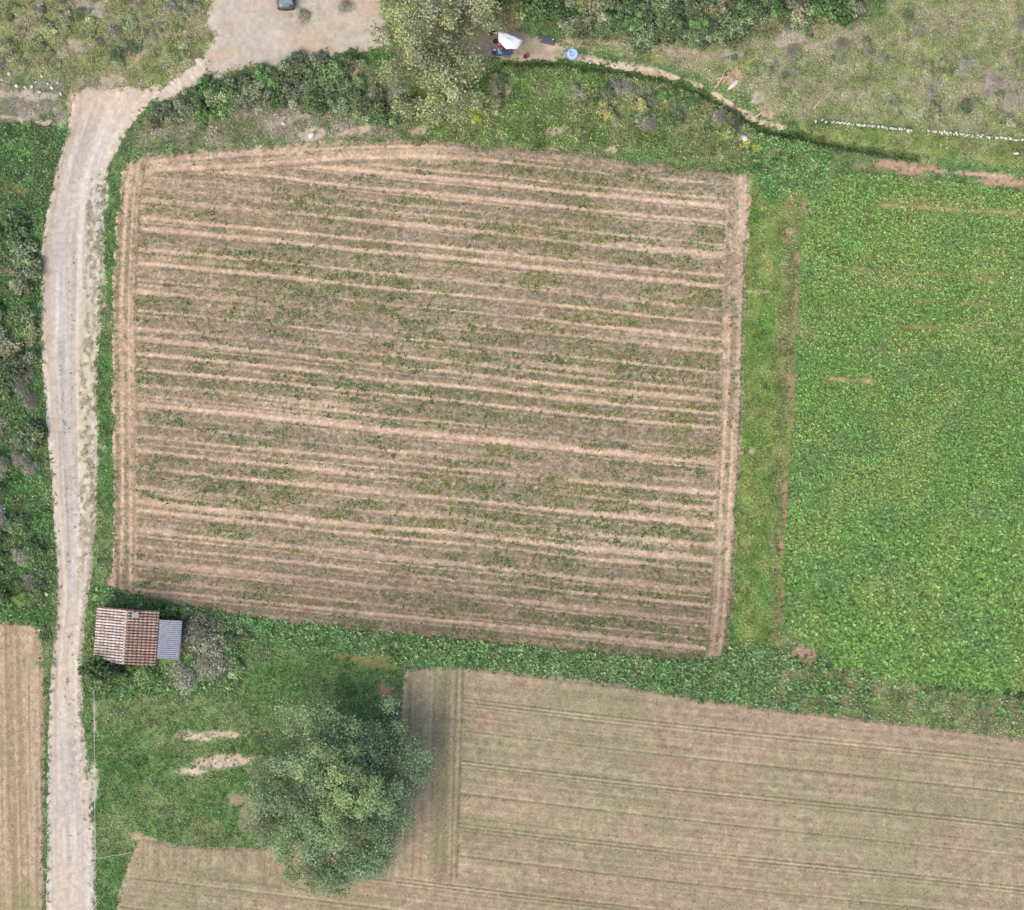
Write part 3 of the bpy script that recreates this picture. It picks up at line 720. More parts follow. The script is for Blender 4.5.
def shrub_mesh(name, seed, cols, n=1500, leaf=0.16, hgt=0.85, twig=0, fill=0.5, twr=0.016):
    """unit shrub: crown about 1 m radius"""
    rng = np.random.default_rng(seed)
    lumps = [(0, 0, hgt*0.45, 0.62, hgt*0.5, 1.0, 0)]
    for i in range(9):
        a = rng.uniform(0, 6.28); q = rng.uniform(0.35, 0.85)
        r = rng.uniform(0.24, 0.46)
        lumps.append((q*math.cos(a), q*math.sin(a), hgt*rng.uniform(0.3, 0.8)*(1.1-0.5*q), r, r*0.9, 1.2, int(rng.integers(0, len(cols)))))
    V, C = crown_np(lumps, n, leaf, rng, cols, fill=fill)
    F = np.arange(len(V)).reshape(-1, 4); mi = np.zeros(len(F), int)
    bm = bmesh.new()
    for i in range(5):
        a = i*1.26+seed; add_tube(bm, [(0.05*math.cos(a), 0.05*math.sin(a), -0.1), (0.25*math.cos(a), 0.25*math.sin(a), hgt*0.4), (0.5*math.cos(a), 0.5*math.sin(a), hgt*0.7)], [0.035, 0.025, 0.012], 5)
    bmesh.ops.triangulate(bm, faces=bm.faces[:])
    bm.verts.index_update()
    tv = np.array([v.co[:] for v in bm.verts]); tf = [[v.index for v in f.verts] for f in bm.faces]; bm.free()
    tris = list(tf)
    if twig:
        v2, f2 = twigs_np(twig, 1.0, hgt*1.05, rng, r=twr); base = len(tv)
        tv = np.concatenate([tv, v2]); tris += [[base+i for i in f[:3]] for f in f2]
    # everything as triangles in one mesh
    q = np.concatenate([F[:, [0, 1, 2]], F[:, [0, 2, 3]]]); T = np.concatenate([q, np.array(tris)+len(V)])
    mi = np.concatenate([np.zeros(len(q), int), np.ones(len(tris), int)])
    VV = np.concatenate([V, tv]); CC = np.concatenate([C, np.full((len(tv), 3), 0.5)])
    return mesh_np(name, VV, T, [M_LEAF, M_TWIG], col=s2l(CC*255), midx=mi)
SH = {
 'dark':  [shrub_mesh('shrub', 500+i, [(108,132,80),(122,144,88),(94,118,74)], leaf=0.15) for i in range(4)],
 'green': [shrub_mesh('shrub', 520+i, [(114,146,80),(132,156,90),(100,134,78)], leaf=0.16) for i in range(3)],
 'olive': [shrub_mesh('shrub', 540+i, [(146,154,96),(158,162,104),(134,144,94)], n=1300, leaf=0.17, twig=60) for i in range(4)],
 'grey':  [shrub_mesh('shrub', 560+i, [(148,150,122),(154,154,134),(138,146,114)], n=1500, leaf=0.075, twig=460, twr=0.010) for i in range(3)],
 'blue':  [shrub_mesh('shrub', 580+i, [(130,144,102),(144,154,112),(118,134,94)], n=1400, leaf=0.13) for i in range(2)],
 'yellow':[shrub_mesh('shrub', 600+i, [(156,166,66),(176,178,74),(110,124,58)], n=1300, leaf=0.15) for i in range(2)],
}
cnt = {}
def shrub(kind, px, py, r, label, group=None, cat='shrub', hs=1.0):
    me = SH[kind][cnt.get(kind, 0) % len(SH[kind])]; cnt[kind] = cnt.get(kind, 0)+1
    p = on_ground(px, py, -0.03)
    o = link('shrub', me, loc=p, rz=RNG.uniform(0, 6.28), scale=(r*RNG.uniform(0.88, 1.15), r*RNG.uniform(0.88, 1.15), r*hs*RNG.uniform(0.85, 1.15)))
    return tag(o, label, cat, group)
def thicket(poly, n, kinds, rr, label, group, seed, mind=0.75, hs=1.0):
    rng = np.random.default_rng(seed); xs = [p[0] for p in poly]; ys = [p[1] for p in poly]; pts = []
    tries = 0
    while len(pts) < n and tries < 6000:
        tries += 1
        x, y = rng.uniform(min(xs), max(xs)), rng.uniform(min(ys), max(ys)); r = rng.uniform(*rr)
        if sd(poly, np.array([x]), np.array([y]))[0] < 0: continue
        if all((x-a)**2+(y-b)**2 > ((r+c)*10*mind*0.62)**2 for a, b, c in pts): pts.append((x, y, r))
    for x, y, r in pts:
        k = kinds[int(rng.integers(0, len(kinds)))]
        shrub(k, x, y, r, label[k], group, hs=hs)
def L_(place, **kw):
    w = {'dark': 'dark green leafy shrub', 'green': 'fresh green leafy shrub', 'olive': 'olive green twiggy shrub', 'grey': 'grey leafless shrub of fine twigs', 'blue': 'grey green dense shrub', 'yellow': 'yellow green flowering shrub'}
    return {k: w[k]+' '+place for k in w}
thicket([(514,-45),(880,-45),(875,8),(840,24),(770,26),(700,44),(640,42),(596,36),(566,26),(540,24),(530,14),(545,2)], 95, ['dark','dark','green','dark','olive','blue'], (0.9, 2.0), L_('in the thicket behind the white canopy and path'), 'shrubs of the thicket behind the camp', 1)
thicket([(150,112),(190,92),(240,76),(320,60),(360,62),(352,80),(372,92),(420,98),(400,122),(350,108),(290,104),(230,112),(180,124)], 46, ['dark','dark','blue','green'], (0.8, 1.5), L_('in the hedge between clearing and ploughed field'), 'shrubs of the hedge below the clearing', 2)
thicket([(-40,225),(24,228),(34,260),(34,340),(28,380),(-40,380)], 20, ['dark','olive','green'], (0.9, 1.7), L_('in the roadside scrub, upper stretch left of the track'), 'upper roadside shrubs left of the track', 3)
thicket([(-40,325),(20,330),(34,370),(30,460),(34,520),(-40,540)], 20, ['grey','dark','grey','blue'], (0.9, 1.7), L_('in the roadside scrub beside the straight of the track'), 'middle roadside shrubs left of the track', 4)
thicket([(-40,530),(36,520),(48,560),(46,592),(10,594),(-40,596)], 14, ['grey','green','dark'], (0.8, 1.3), L_('in the roadside scrub just above the bare field'), 'lower roadside shrubs left of the track', 5)
thicket([(-40,-40),(205,-40),(208,14),(196,50),(160,70),(110,66),(60,70),(-40,66)], 70, ['olive','olive','grey','olive','olive','blue'], (0.5, 1.1), L_('on the dry slope above the track junction'), 'scrub on the dry slope above the track junction', 6, mind=1.0, hs=0.55)
thicket([(720,48),(880,20),(905,-40),(1060,-40),(1060,128),(930,122),(800,108),(760,90)], 50, ['olive','grey','olive','blue'], (0.4, 1.0), L_('on the dry terrace above the white stone line'), 'scrub on the terrace above the stone line', 7, mind=1.15, hs=0.45)
thicket([(575,88),(610,82),(700,96),(735,116),(738,140),(700,128),(640,124),(580,118)], 16, ['blue','green','dark','grey'], (0.6, 1.2), L_('on the grass bank between path and ploughed field'), 'shrubs on the bank below the path', 8, mind=0.95, hs=0.75)
shrub('yellow', 606, 112, 1.0, 'yellow green bush with dark heart, left of two on the bank below the path')
shrub('yellow', 641, 106, 1.0, 'yellow flowering bush beside grey shrubs, right of two on the bank')
shrub('yellow', 476, 116, 0.7, 'small yellow flowering bush below the pale tree crown')
thicket([(430,75),(500,66),(512,90),(500,118),(440,122)], 14, ['olive','olive','green'], (0.6, 1.1), L_('on the bank below the camp'), 'shrubs on the bank below the camp', 9, hs=0.7)
shrub('grey', 303, 16, 0.8, 'thin leafless grey shrub on the clearing right below the parked car', hs=0.7)
shrub('grey', 345, 7, 0.9, 'thin leafless grey shrub near the top right of the clearing', hs=0.7)
# round the shed
shrub('grey', 199, 633, 2.7, 'large grey leafless bush right beside the corrugated lean-to', hs=0.8)
shrub('grey', 214, 662, 2.2, 'grey leafless bush below the first one right of the shed', hs=0.75)
shrub('grey', 186, 676, 1.7, 'low grey leafless bush below the lean-to', hs=0.65)
shrub('green', 234, 640, 1.5, 'fresh green bush right of the grey bushes by the shed', hs=0.8)
shrub('dark', 232, 668, 1.2, 'dark green bush at the lower right of the grey bushes', hs=0.7)
shrub('green', 168, 614, 1.0, 'bright green bush at the top edge of the lean-to roof', hs=1.9)
shrub('green', 186, 612, 0.8, 'bright green bush above the grey bush by the shed')
shrub('green', 99, 663, 1.55, 'tall fresh green bush covering the lower left roof corner', hs=2.5)
shrub('green', 111, 669, 1.5, 'tall fresh green bush leaning over the lower eave between corner and ridge', hs=2.5)
shrub('green', 122, 670, 1.3, 'fresh green bush below the ridge end of the shed', hs=1.2)
shrub('dark', 148, 676, 1.3, 'dark green bush below the orange roof slope', hs=0.9)
shrub('green', 92, 672, 1.0, 'small green bush between track and shed')
shrub('dark', 735, 118, 0.8, 'dark bush where the path bends down to the fields')

def tree(px, py, lumps, n, leaf, cols, label, trunk_r, seed, fill=0.35, limbs=10, name='tree', cat='tree', shape=0.42, jit=0.13, loose=0.35):
    """lumps given relative to the base, metres"""
    p = on_ground(px, py)
    t = empty(name, p, label, cat)
    rng = np.random.default_rng(seed)
    V, C = crown_np(lumps, n, leaf, rng, cols, fill=fill, shape=shape, jit=jit, loose=loose)
    link('crown', mesh_np('crown', V, np.arange(len(V)).reshape(-1, 4), M_TREELEAF, col=s2l(C*255)), t)
    bm = bmesh.new()
    zt = 0.35*max(l[2] for l in lumps)
    add_tube(bm, [(0, 0, -0.2), (0.08, 0.03, zt*0.5), (0.0, 0.1, zt)], [trunk_r*1.3, trunk_r, trunk_r*0.85], 10)
    tr = bm_obj('trunk', bm, M_BARK, t, smooth=True)
    order = rng.permutation(len(lumps))[:limbs]
    for i in order:
        l = lumps[i]; e = Vector(l[:3]); b = Vector((0, 0.1, zt*rng.uniform(0.8, 1.0)))
        m1 = b.lerp(e, 0.4)+Vector((rng.uniform(-.3, .3), rng.uniform(-.3, .3), 0.3)); bm = bmesh.new()
        add_tube(bm, [b, m1, e], [trunk_r*0.5, trunk_r*0.28, trunk_r*0.06], 6)
        for q in range(4):
            d = Vector(rng.normal(0, 1, 3)); d.z = abs(d.z)*0.5; d.normalize()
            add_tube(bm, [m1.lerp(e, 0.3+0.2*q), m1.lerp(e, 0.4+0.2*q)+d*l[3]*0.9], [trunk_r*0.12, trunk_r*0.03], 4)
        bm_obj('limb', bm, M_BARK, t, smooth=True)
    return t
# the big tree at the bottom
rng = np.random.default_rng(77)
lump = []
cx, cy = 335, 788
def LP(px, py, z, r, rz, w, c): lump.append(((px-cx)*0.1, (cy-py)*0.1, z, r, rz, w, c))
for i in range(120):
    a = rng.uniform(0, 6.28); q = math.sqrt(rng.uniform(0.0, 1))
    ex = 8.0 if math.cos(a) < 0 else 8.2; ey = 9.2
    x, y = q*ex*math.cos(a)*(0.9), q*ey*math.sin(a)*0.92
    zz = 2.6+5.4*math.sqrt(max(0, 1-q*q*0.92))*rng.uniform(0.75, 1.0)
    r = rng.uniform(0.8, 1.5)
    w = 1.0 if x > -3 else 0.55
    c = 1 if x < -2.5 else (0 if rng.uniform() < 0.6 else 2)
    if x > 3.5 or y < -4: c = 3 if rng.uniform() < 0.7 else 0
    lump.append((x, y, zz, r, r*0.75, w, c))
for (lx, ly, z_, r) in ((345,760,8.6,1.2),(362,762,8.4,1.1),(375,782,7.9,1.2),(350,782,8.7,1.1),(340,745,8.2,1.0),(366,796,7.8,1.0),(352,812,8.0,0.9),(338,800,8.4,0.8),(326,738,7.6,0.9),(318,722,6.6,0.8),(360,740,7.4,0.7),(332,865,5.4,0.8),(380,770,7.4,0.8)):
    LP(lx, ly, z_, r, r*0.7, 1.3, 4)  # brighter leaf colour paints in the highlight on the crown
for (lx, ly) in ((412,742),(424,752),(418,770),(400,722),(404,796),(420,736),(392,700),(404,728),(408,758),(396,744),(410,780),(398,772),(426,764)): LP(lx, ly, rng.uniform(3, 4.5), rng.uniform(0.8, 1.3), 0.7, 0.7, 3)
for (lx, ly) in ((296,868),(318,876),(342,880),(372,862),(288,852),(282,838)): LP(lx, ly, rng.uniform(2.6, 4), rng.uniform(0.8, 1.1), 0.7, 1.0, 5)
for (lx, ly) in ((262,790),(258,760),(268,730),(290,705),(256,820)): LP(lx, ly, rng.uniform(3, 4.5), rng.uniform(0.9, 1.3), 0.7, 0.4, 1)
tree(cx, cy, lump, 80000, 0.205, [(140,162,114),(140,160,116),(146,168,114),(132,158,114),(152,173,114),(134,162,106)],
     'large spreading broadleaf tree standing in the meadow beside the stubble field', 0.42, 78, limbs=26, fill=0.3, jit=0.09)
# pale tree crowns by the clearing
def blob_lumps(rx, ry, h0, h1, n, seed, nc, rr=(0.7, 1.3)):
    g = np.random.default_rng(seed); out = []
    for i in range(n):
        a = g.uniform(0, 6.28); q = math.sqrt(g.uniform(0, 1)); r = g.uniform(*rr)
        out.append((q*rx*math.cos(a), q*ry*math.sin(a), h0+(h1-h0)*math.sqrt(max(0, 1-q*q*0.9))*g.uniform(0.75, 1), r, r*0.7, 1, int(g.integers(0, nc))))
    return out
PALE = [(164,174,114),(158,168,116),(170,180,112),(158,164,124)]
tree(420, 22, blob_lumps(4.4, 4.6, 2.4, 6.0, 42, 201, 4), 7600, 0.22, PALE, 'pale olive tree coming into leaf right of the sandy clearing, upper of two', 0.2, 202, fill=0.2, limbs=18)
tree(436, 84, blob_lumps(5.0, 4.2, 2.2, 5.6, 44, 203, 4), 8200, 0.22, PALE, 'pale olive tree coming into leaf below the clearing, lower of two', 0.2, 204, fill=0.2, limbs=18)
tree(470, 14, blob_lumps(2.6, 3.0, 2.0, 4.6, 18, 205, 4), 3800, 0.2, PALE, 'slim pale olive tree between the larger pale tree and the round bush', 0.14, 206, fill=0.2, limbs=10)
tree(491, 21, blob_lumps(1.0, 0.9, 1.2, 2.6, 9, 207, 2, (0.5, 0.7)), 1500, 0.18, [(168,172,104),(156,162,98)], 'small round yellow green tree above the camp', 0.09, 208, fill=0.3, limbs=6)
tree(505, -6, blob_lumps(1.5, 1.2, 1.4, 3.2, 10, 209, 2, (0.6, 0.9)), 2600, 0.17, [(86,112,60),(96,120,66)], 'dark green small tree at the top above the camp', 0.1, 210, fill=0.4, limbs=6)

# ------------------------------------------------------------------ stones
def rock_mesh(seed, c=(226,220,206)):
    bm = bmesh.new(); bmesh.ops.create_icosphere(bm, subdivisions=2, radius=0.5)
    g = random.Random(seed); dirs = [(Vector((g.uniform(-1, 1), g.uniform(-1, 1), g.uniform(-1, 1))).normalized(), g.uniform(0.26, 0.42)) for _ in range(9)]
    for v in bm.verts:
        for d, l in dirs:
            k = v.co.dot(d)
            if k > l: v.co -= d*(k-l)*0.9
        v.co += Vector((g.uniform(-1, 1), g.uniform(-1, 1), g.uniform(-1, 1)))*0.015
    V = np.array([v.co[:] for v in bm.verts]); bm.verts.index_update(); F = np.array([[v.index for v in f.verts] for f in bm.faces]); bm.free()
    return mesh_np('rock', V, F, M_ROCK, col=np.tile(s2l(c), (len(V), 1)))
ROCKS = [rock_mesh(i) for i in range(5)]
def rock(px, py, s, label, group=None, flat=0.6):
    o = link('rock', ROCKS[int(RNG.integers(0, 5))], loc=on_ground(px, py, s*flat*0.2+0.04), rz=RNG.uniform(0, 6), scale=(s, s*RNG.uniform(0.6, 0.9), s*flat))
    return tag(o, label, 'rock', group)
for x, y, s in ((9,74,.5),(42,76,.45),(55,71,.4),(17,86,.5),(26,88,.6),(32,87,.45),(40,92,.4),(52,88,.5),(61,94,.45),(2,80,.35),(48,84,.35),(36,82,.3),(12,92,.4),(58,83,.3)):
    rock(x, y, s, 'white stone strewn on the grassy bank above the footpath left of the track', 'white stones on the bank left of the track')
rock(312, 135, 0.9, 'pale limestone boulder at the top edge of the ploughed field', flat=0.5)
rock(284, 124, 0.6, 'small pale stone on the bare slope below the hedge')
rock(745, 138, 0.8, 'white rock beside yellow flowers on the bank')
rock(1015, 154, 0.6, 'pale stone alone on the grass strip below the white stone line')
rock(815, 122, 0.4, 'small white stone at the left end of the stone line')
rock(940, 146, 0.35, 'tiny grey stone on the grass strip right below the stone line')
rock(47, 594, 0.5, 'white stone on the verge just above the bare field')
slab = rock(733, 85, 1.5, 'long white stone slab beside the dry branches', flat=0.2)
slab.scale = (1.7, 0.65, 0.3); slab.rotation_euler = (0, 0, R(50))
for x, y, s in ((583,61,.4),(590,63,.35),(598,64,.45),(612,66,.4),(617,67,.35),(625,68,.35)):
    rock(x, y, s, 'small pale stone edging the path right of the landing pad', 'stones edging the path by the landing pad')
# low line of white stones along the terrace
line = [(820,122),(850,125),(880,127.5),(910,131),(925,132),(960,135.5),(1000,138.5),(1024,141),(1080,147)]
for (ax, ay), (bx, by) in zip(line[:-1], line[1:]):
    m = int(math.hypot(bx-ax, by-ay)/2.3)
    for i in range(m):
        x = ax+(bx-ax)*(i+RNG.uniform(0, 1))/m; y = ay+(by-ay)*i/m+RNG.normal(0, 0.5)
        if (x < 832 or 908 < x < 926) and RNG.uniform() < 0.5: continue
        rock(x, y, RNG.uniform(0.24, 0.46), 'white stone set in the low stone line along the dry terrace', 'white stones of the line along the terrace', 0.7)

# ------------------------------------------------------------------ shed with tiled roof and corrugated lean-to
M_TILE = mat_attr('clay_tiles', rough=0.9, n1=(1.3, 0.22), n2=(6, 0.22), bump=0.3, bscale=14)
M_STONEWALL = mat_plain('rubble_wall', lin(176,160,138), 0.95, nscale=5, namp=0.35, bump=0.8)
M_SHEETMETAL = mat_plain('corrugated_sheet', lin(172,174,184), 0.55, metal=0.25, nscale=3, namp=0.18)
M_WOOD = mat_plain('weathered_wood', lin(130,112,92), 0.9, nscale=7, namp=0.3, bump=0.3)
M_MORTAR = mat_plain('ridge_mortar', lin(214,196,170), 0.9, nscale=7, namp=0.2, bump=0.4)
EA, RI = 2.3, 3.1
zr = H(140, 640)
so = P(125.6, 637, 2.8); so.z = zr
shed = empty('shed', so, 'small stone shed with patchy clay tile roof and corrugated lean-to beside the track', 'shed', rz=R(-4))
hw, hl_ = 3.1, 2.65                        # half width (E-W), half length (N-S)
def gable_wall(y):
    bm = bmesh.new(); t = 0.35
    a = [(-hw+.15, y-t/2, -0.3), (hw-.15, y-t/2, -0.3), (hw-.15, y-t/2, EA-.12), (0, y-t/2, RI-.12), (-hw+.15, y-t/2, EA-.12)]
    f0 = [bm.verts.new(p) for p in a]; f1 = [bm.verts.new((p[0], p[1]+t, p[2])) for p in a]
    bm.faces.new(f0); bm.faces.new(f1[::-1])
    for i in range(5): bm.faces.new((f0[i], f1[i], f1[(i+1) % 5], f0[(i+1) % 5]))
    bm_obj('wall', bm, M_STONEWALL, shed)
gable_wall(hl_-0.3); gable_wall(-hl_+0.3)
for sx in (-1, 1):
    bm = bmesh.new(); add_box(bm, (sx*(hw-0.33), 0, EA/2-0.3), (0.34, 2*hl_-0.96, EA)); bm_obj('wall', bm, M_STONEWALL, shed)
bm = bmesh.new(); add_box(bm, (0.6, -hl_+0.1, 0.95), (0.95, 0.06, 1.9)); dr_ = bm_obj('door', bm, M_WOOD, shed, bevel=0.01)
bm = bmesh.new(); add_box(bm, (0.95, -hl_+0.05, 1.0), (0.1, 0.05, 0.03)); bm_obj('handle', bm, M_SHEETMETAL, dr_)
def tile_slope(side, seed, palette, weights, y0f, y1f):
    """rolls of barrel tiles running from ridge to eave"""
    rng = np.random.default_rng(seed); per = 0.285; nroll = int(round(2*hl_/per)); na = 10
    tl = 0.42; slope_len = math.hypot(hw, RI-EA)
    nt_ = int(math.ceil(slope_len/tl)); ns = nt_*5
    Vv, Ff, Cc = [], [], []
    for r in range(nroll):
        rc = np.array(palette[rng.choice(len(palette), p=weights)], float)
        for k in range(nt_):
            c = (0.55*rc+0.45*np.array(palette[rng.choice(len(palette), p=weights)], float))*rng.uniform(0.94, 1.06)
            yc = -hl_+(r+0.5)*per; u0, u1 = k*tl, min((k+1)*tl+0.05, slope_len)
            um = (u0+u1)/2/slope_len
            if side < 0 and yc < -hl_-0.25+um*0.9: continue     # tiles missing at the lower left corner
            skew = rng.uniform(-0.012, 0.012); b0 = len(Vv)
            for j, u in enumerate((u0, u1)):
                for a in range(na):
                    th = a/(na-1)
                    prof = 0.075*math.sin(math.pi*min(1, th/0.68)) if th < 0.68 else -0.05*math.sin(math.pi*(th-0.68)/0.32)
                    x = side*hw*u/slope_len; zz = RI-(RI-EA)*u/slope_len
                    Vv.append((x, yc-per/2+per*th+skew*j, zz+prof+(0.0 if j == 0 else 0.014)))
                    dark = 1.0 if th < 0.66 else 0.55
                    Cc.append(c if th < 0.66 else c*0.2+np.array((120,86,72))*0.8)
            for a in range(na-1):
                f = (b0+a, b0+a+1, b0+na+a+1, b0+na+a); Ff.append(f if side < 0 else f[::-1])
    me = mesh_np('roof_slope', np.array(Vv), np.array(Ff), M_TILE, col=s2l(np.array(Cc)))
    o = link('roof_slope', me, shed)
    m = o.modifiers.new('thickness', 'SOLIDIFY'); m.thickness = 0.012; m.offset = -1
    return o
a = tile_slope(-1, 5, [(234,226,218),(226,214,204),(236,232,224),(204,180,166),(220,204,192)], [.32,.24,.2,.1,.14], 0, 0); a['label'] = 'pale lichen covered tile slope'
b = tile_slope(1, 6, [(190,160,142),(200,172,154),(182,152,134),(214,202,190),(196,150,124)], [.28,.22,.2,.2,.1], 0, 0); b['label'] = 'orange brown tile slope'
bm = bmesh.new()
for i in range(13): add_tube(bm, [(0, -hl_+i*0.41, RI-0.02), (0, -hl_+(i+1)*0.41-0.015, RI+0.0)], [0.115, 0.10], 10)
bm_obj('ridge_cap', bm, M_MORTAR, shed, smooth=True)
bm = bmesh.new(); add_box(bm, (0.85, 2.3, RI-0.02), (0.55, 0.42, 0.5)); ch = bm_obj('chimney', bm, mat_plain('grey_slate', lin(140,146,156), 0.8, nscale=6, namp=0.3, bump=0.5), shed, bevel=0.03)
bm = bmesh.new(); add_box(bm, (0.92, 2.3, RI+0.28), (0.7, 0.5, 0.06), rz=0.3); bm_obj('chimney_slab', bm, mat_plain('slate_slab', lin(158,164,172), 0.8, nscale=5, namp=0.25), ch, bevel=0.015)
# roof timbers under the tiles (seen at the fallen corner)
bm = bmesh.new()
for i in range(6):
    y = -hl_+0.35+i*0.92
    for sx in (-1, 1): add_box(bm, (sx*hw*0.49, y, (RI+EA)/2-0.13), (math.hypot(hw, RI-EA)*0.95, 0.08, 0.1), ry=sx*math.atan2(RI-EA, hw))
bm_obj('rafter', bm, M_WOOD, shed)
# lean-to
xs = np.linspace(hw+0.02, hw+2.25, 12); ys = np.linspace(-1.98, 1.9, 20*10+1)
X, Y = np.meshgrid(xs, ys); Zs = EA-0.02-(X-hw)*0.18+0.035*np.sin(Y/0.2*2*np.pi)
V = np.stack([X, Y, Zs], -1).reshape(-1, 3)
o = link('corrugated_roof', mesh_np('corrugated_roof', V, grid_faces(*X.shape), M_SHEETMETAL, smooth=True), shed)
o['label'] = 'grey corrugated lean-to roof'
m = o.modifiers.new('thickness', 'SOLIDIFY'); m.thickness = 0.012
for y in (-1.8, 1.7):
    bm = bmesh.new(); add_box(bm, (hw+2.1, y, 0.75), (0.12, 0.12, 2.2)); bm_obj('post', bm, M_WOOD, shed)

# ------------------------------------------------------------------ the camp
M_TARP = mat_plain('white_tarpaulin', lin(238,242,244), 0.6, nscale=2, namp=0.03, bump=0.15)
M_TARP.node_tree.nodes['Principled BSDF'].inputs['Roughness'].default_value = 0.5
M_METAL = mat_plain('aluminium_pole', lin(190,192,196), 0.35, metal=0.8, nscale=9, namp=0.08)
M_DARK = mat_plain('dark_fabric', lin(66,68,76), 0.85, nscale=9, namp=0.2)
M_BLACK = mat_plain('black_rubber', lin(46,47,50), 0.7, nscale=9, namp=0.15)
def poly_canopy():
    ctr = (508.5, 40.5); zc = 2.35
    zr = H(508, 42); p0 = P(*ctr, zr+2.1); p0.z = zr
    t = empty('canopy', p0, 'white tarpaulin sunshade on poles set up beside the path', 'canopy')
    out = [(498,31.5),(506.5,33),(515,36.6),(523.3,40.6),(517.2,49),(506,49),(498.2,41)]
    zs = [2.05,2.15,2.15,1.95,1.9,2.0,2.05]
    pts = []
    for (x, y), zz in zip(out, zs):
        q = P(x, y, zr+zz); pts.append(Vector((q.x-p0.x, q.y-p0.y, zz)))
    bm = bmesh.new(); top = Vector((0, 0, zc)); rings = []
    for f in (1.0, 0.66, 0.33):
        ring = []
        for i in range(len(pts)):
            for s in (0, 0.5):
                e = pts[i].lerp(pts[(i+1) % len(pts)], s)
                if s: e = e + (Vector((0, 0, e.z))-e)*0.02 - Vector((0, 0, 0.05))
                v = top.lerp(e, f); v.z -= 0.10*math.sin(math.pi*f)
                ring.append(bm.verts.new(v))
        rings.append(ring)
    c = bm.verts.new(top); n = len(rings[0])
    for a, b in zip(rings[:-1], rings[1:]):
        for i in range(n): bm.faces.new((a[i], a[(i+1) % n], b[(i+1) % n], b[i]))
    for i in range(n): bm.faces.new((rings[-1][i], rings[-1][(i+1) % n], c))
    o = bm_obj('tarpaulin', bm, M_TARP, t, smooth=True)
    mm = o.modifiers.new('thickness', 'SOLIDIFY'); mm.thickness = 0.012
    for i in (0, 3, 4, 5, 6):
        bm = bmesh.new(); add_tube(bm, [(pts[i].x*0.97, pts[i].y*0.97, -0.1), (pts[i].x*0.97, pts[i].y*0.97, pts[i].z+0.04)], [0.022, 0.022], 8); bm_obj('pole', bm, M_METAL, t)
poly_canopy()
# folding table with gear
tp = on_ground(497.5, 54.8); zt = tp.z
tb = empty('folding_table', tp, 'dark blue folding table with gear beside the white canopy', 'table', rz=R(-2))
bm = bmesh.new(); add_box(bm, (0, 0, 0.72), (1.15, 0.75, 0.035)); bm_obj('table_top', bm, mat_plain('blue_laminate', lin(82,98,128), 0.5, nscale=5, namp=0.1), tb, bevel=0.008)
for sx in (-1, 1):
    for sy in (-1, 1):
        bm = bmesh.new(); add_tube(bm, [(sx*0.5, sy*0.3, -0.02), (sx*0.48, sy*0.28, 0.70)], [0.015, 0.015], 8); bm_obj('leg', bm, M_METAL, tb)
def gear(name, px, py, z, size, mat, label, cat, rz=0.0, lid=None, bev=0.02):
    p = P(px, py, 0); p.z = z
    if lid is None:
        bm = bmesh.new(); add_box(bm, (0, 0, size[2]/2), size); o = bm_obj(name, bm, mat, None, bevel=bev); o.location = p; o.rotation_euler = (0, 0, rz); tag(o, label, cat)
    else:
        o = empty(name, p, label, cat, rz=rz)
        bm = bmesh.new(); add_box(bm, (0, 0, size[2]*0.4), (size[0], size[1], size[2]*0.8)); bm_obj('case_body', bm, mat, o, bevel=bev)
        bm = bmesh.new(); add_box(bm, (0, 0, size[2]*0.9), (size[0]*1.03, size[1]*1.03, size[2]*0.2)); bm_obj('lid', bm, lid, o, bevel=bev*0.6)
        bm = bmesh.new(); add_tube(bm, [(-size[0]*.15, -size[1]*.53, size[2]*.6), (-size[0]*.15, -size[1]*.62, size[2]*.62), (size[0]*.15, -size[1]*.62, size[2]*.62), (size[0]*.15, -size[1]*.53, size[2]*.6)], [0.012]*4, 6); bm_obj('handle', bm, M_BLACK, o)
    return o
M_WHITE = mat_plain('white_plastic', lin(228,232,234), 0.45, nscale=6, namp=0.05)
M_TEAL = mat_plain('teal_plastic', lin(120,160,170), 0.5, nscale=6, namp=0.1)
M_NAVY = mat_plain('navy_fabric', lin(62,66,92), 0.8, nscale=8, namp=0.2)
zt += 0.738
gear('box', 494.6, 52.4, zt, (0.30, 0.16, 0.12), M_WHITE, 'small white box on the left end of the table', 'box', 0.05)
gear('box', 498.6, 52.6, zt, (0.15, 0.24, 0.2), M_WHITE, 'narrow white box standing at the middle of the table', 'box', 0.4)
gear('case', 499.8, 55.2, zt, (0.36, 0.3, 0.14), M_TEAL, 'teal plastic case on the right half of the table', 'case', 0.1, lid=mat_plain('teal_lid', lin(146,184,190), 0.45))
gear('crate', 494.2, 56.0, zt, (0.30, 0.26, 0.12), M_NAVY, 'navy blue crate on the table below the white box', 'crate', -0.1)
gear('equipment_case', 508, 53.6, on_ground(508, 53.6).z+0.03, (0.75, 0.5, 0.42), M_NAVY, 'large navy equipment case on the ground right of the table', 'case', 0.04, lid=mat_plain('navy_lid', lin(78,80,112), 0.6))
gear('tool_case', 507, 57.4, on_ground(507, 57.4).z+0.03, (0.6, 0.22, 0.25), mat_plain('slate_blue_plastic', lin(92,112,124), 0.6), 'slim slate blue case on the ground below the navy one', 'case', 0.0, lid=mat_plain('slate_blue_lid', lin(110,132,144), 0.55))
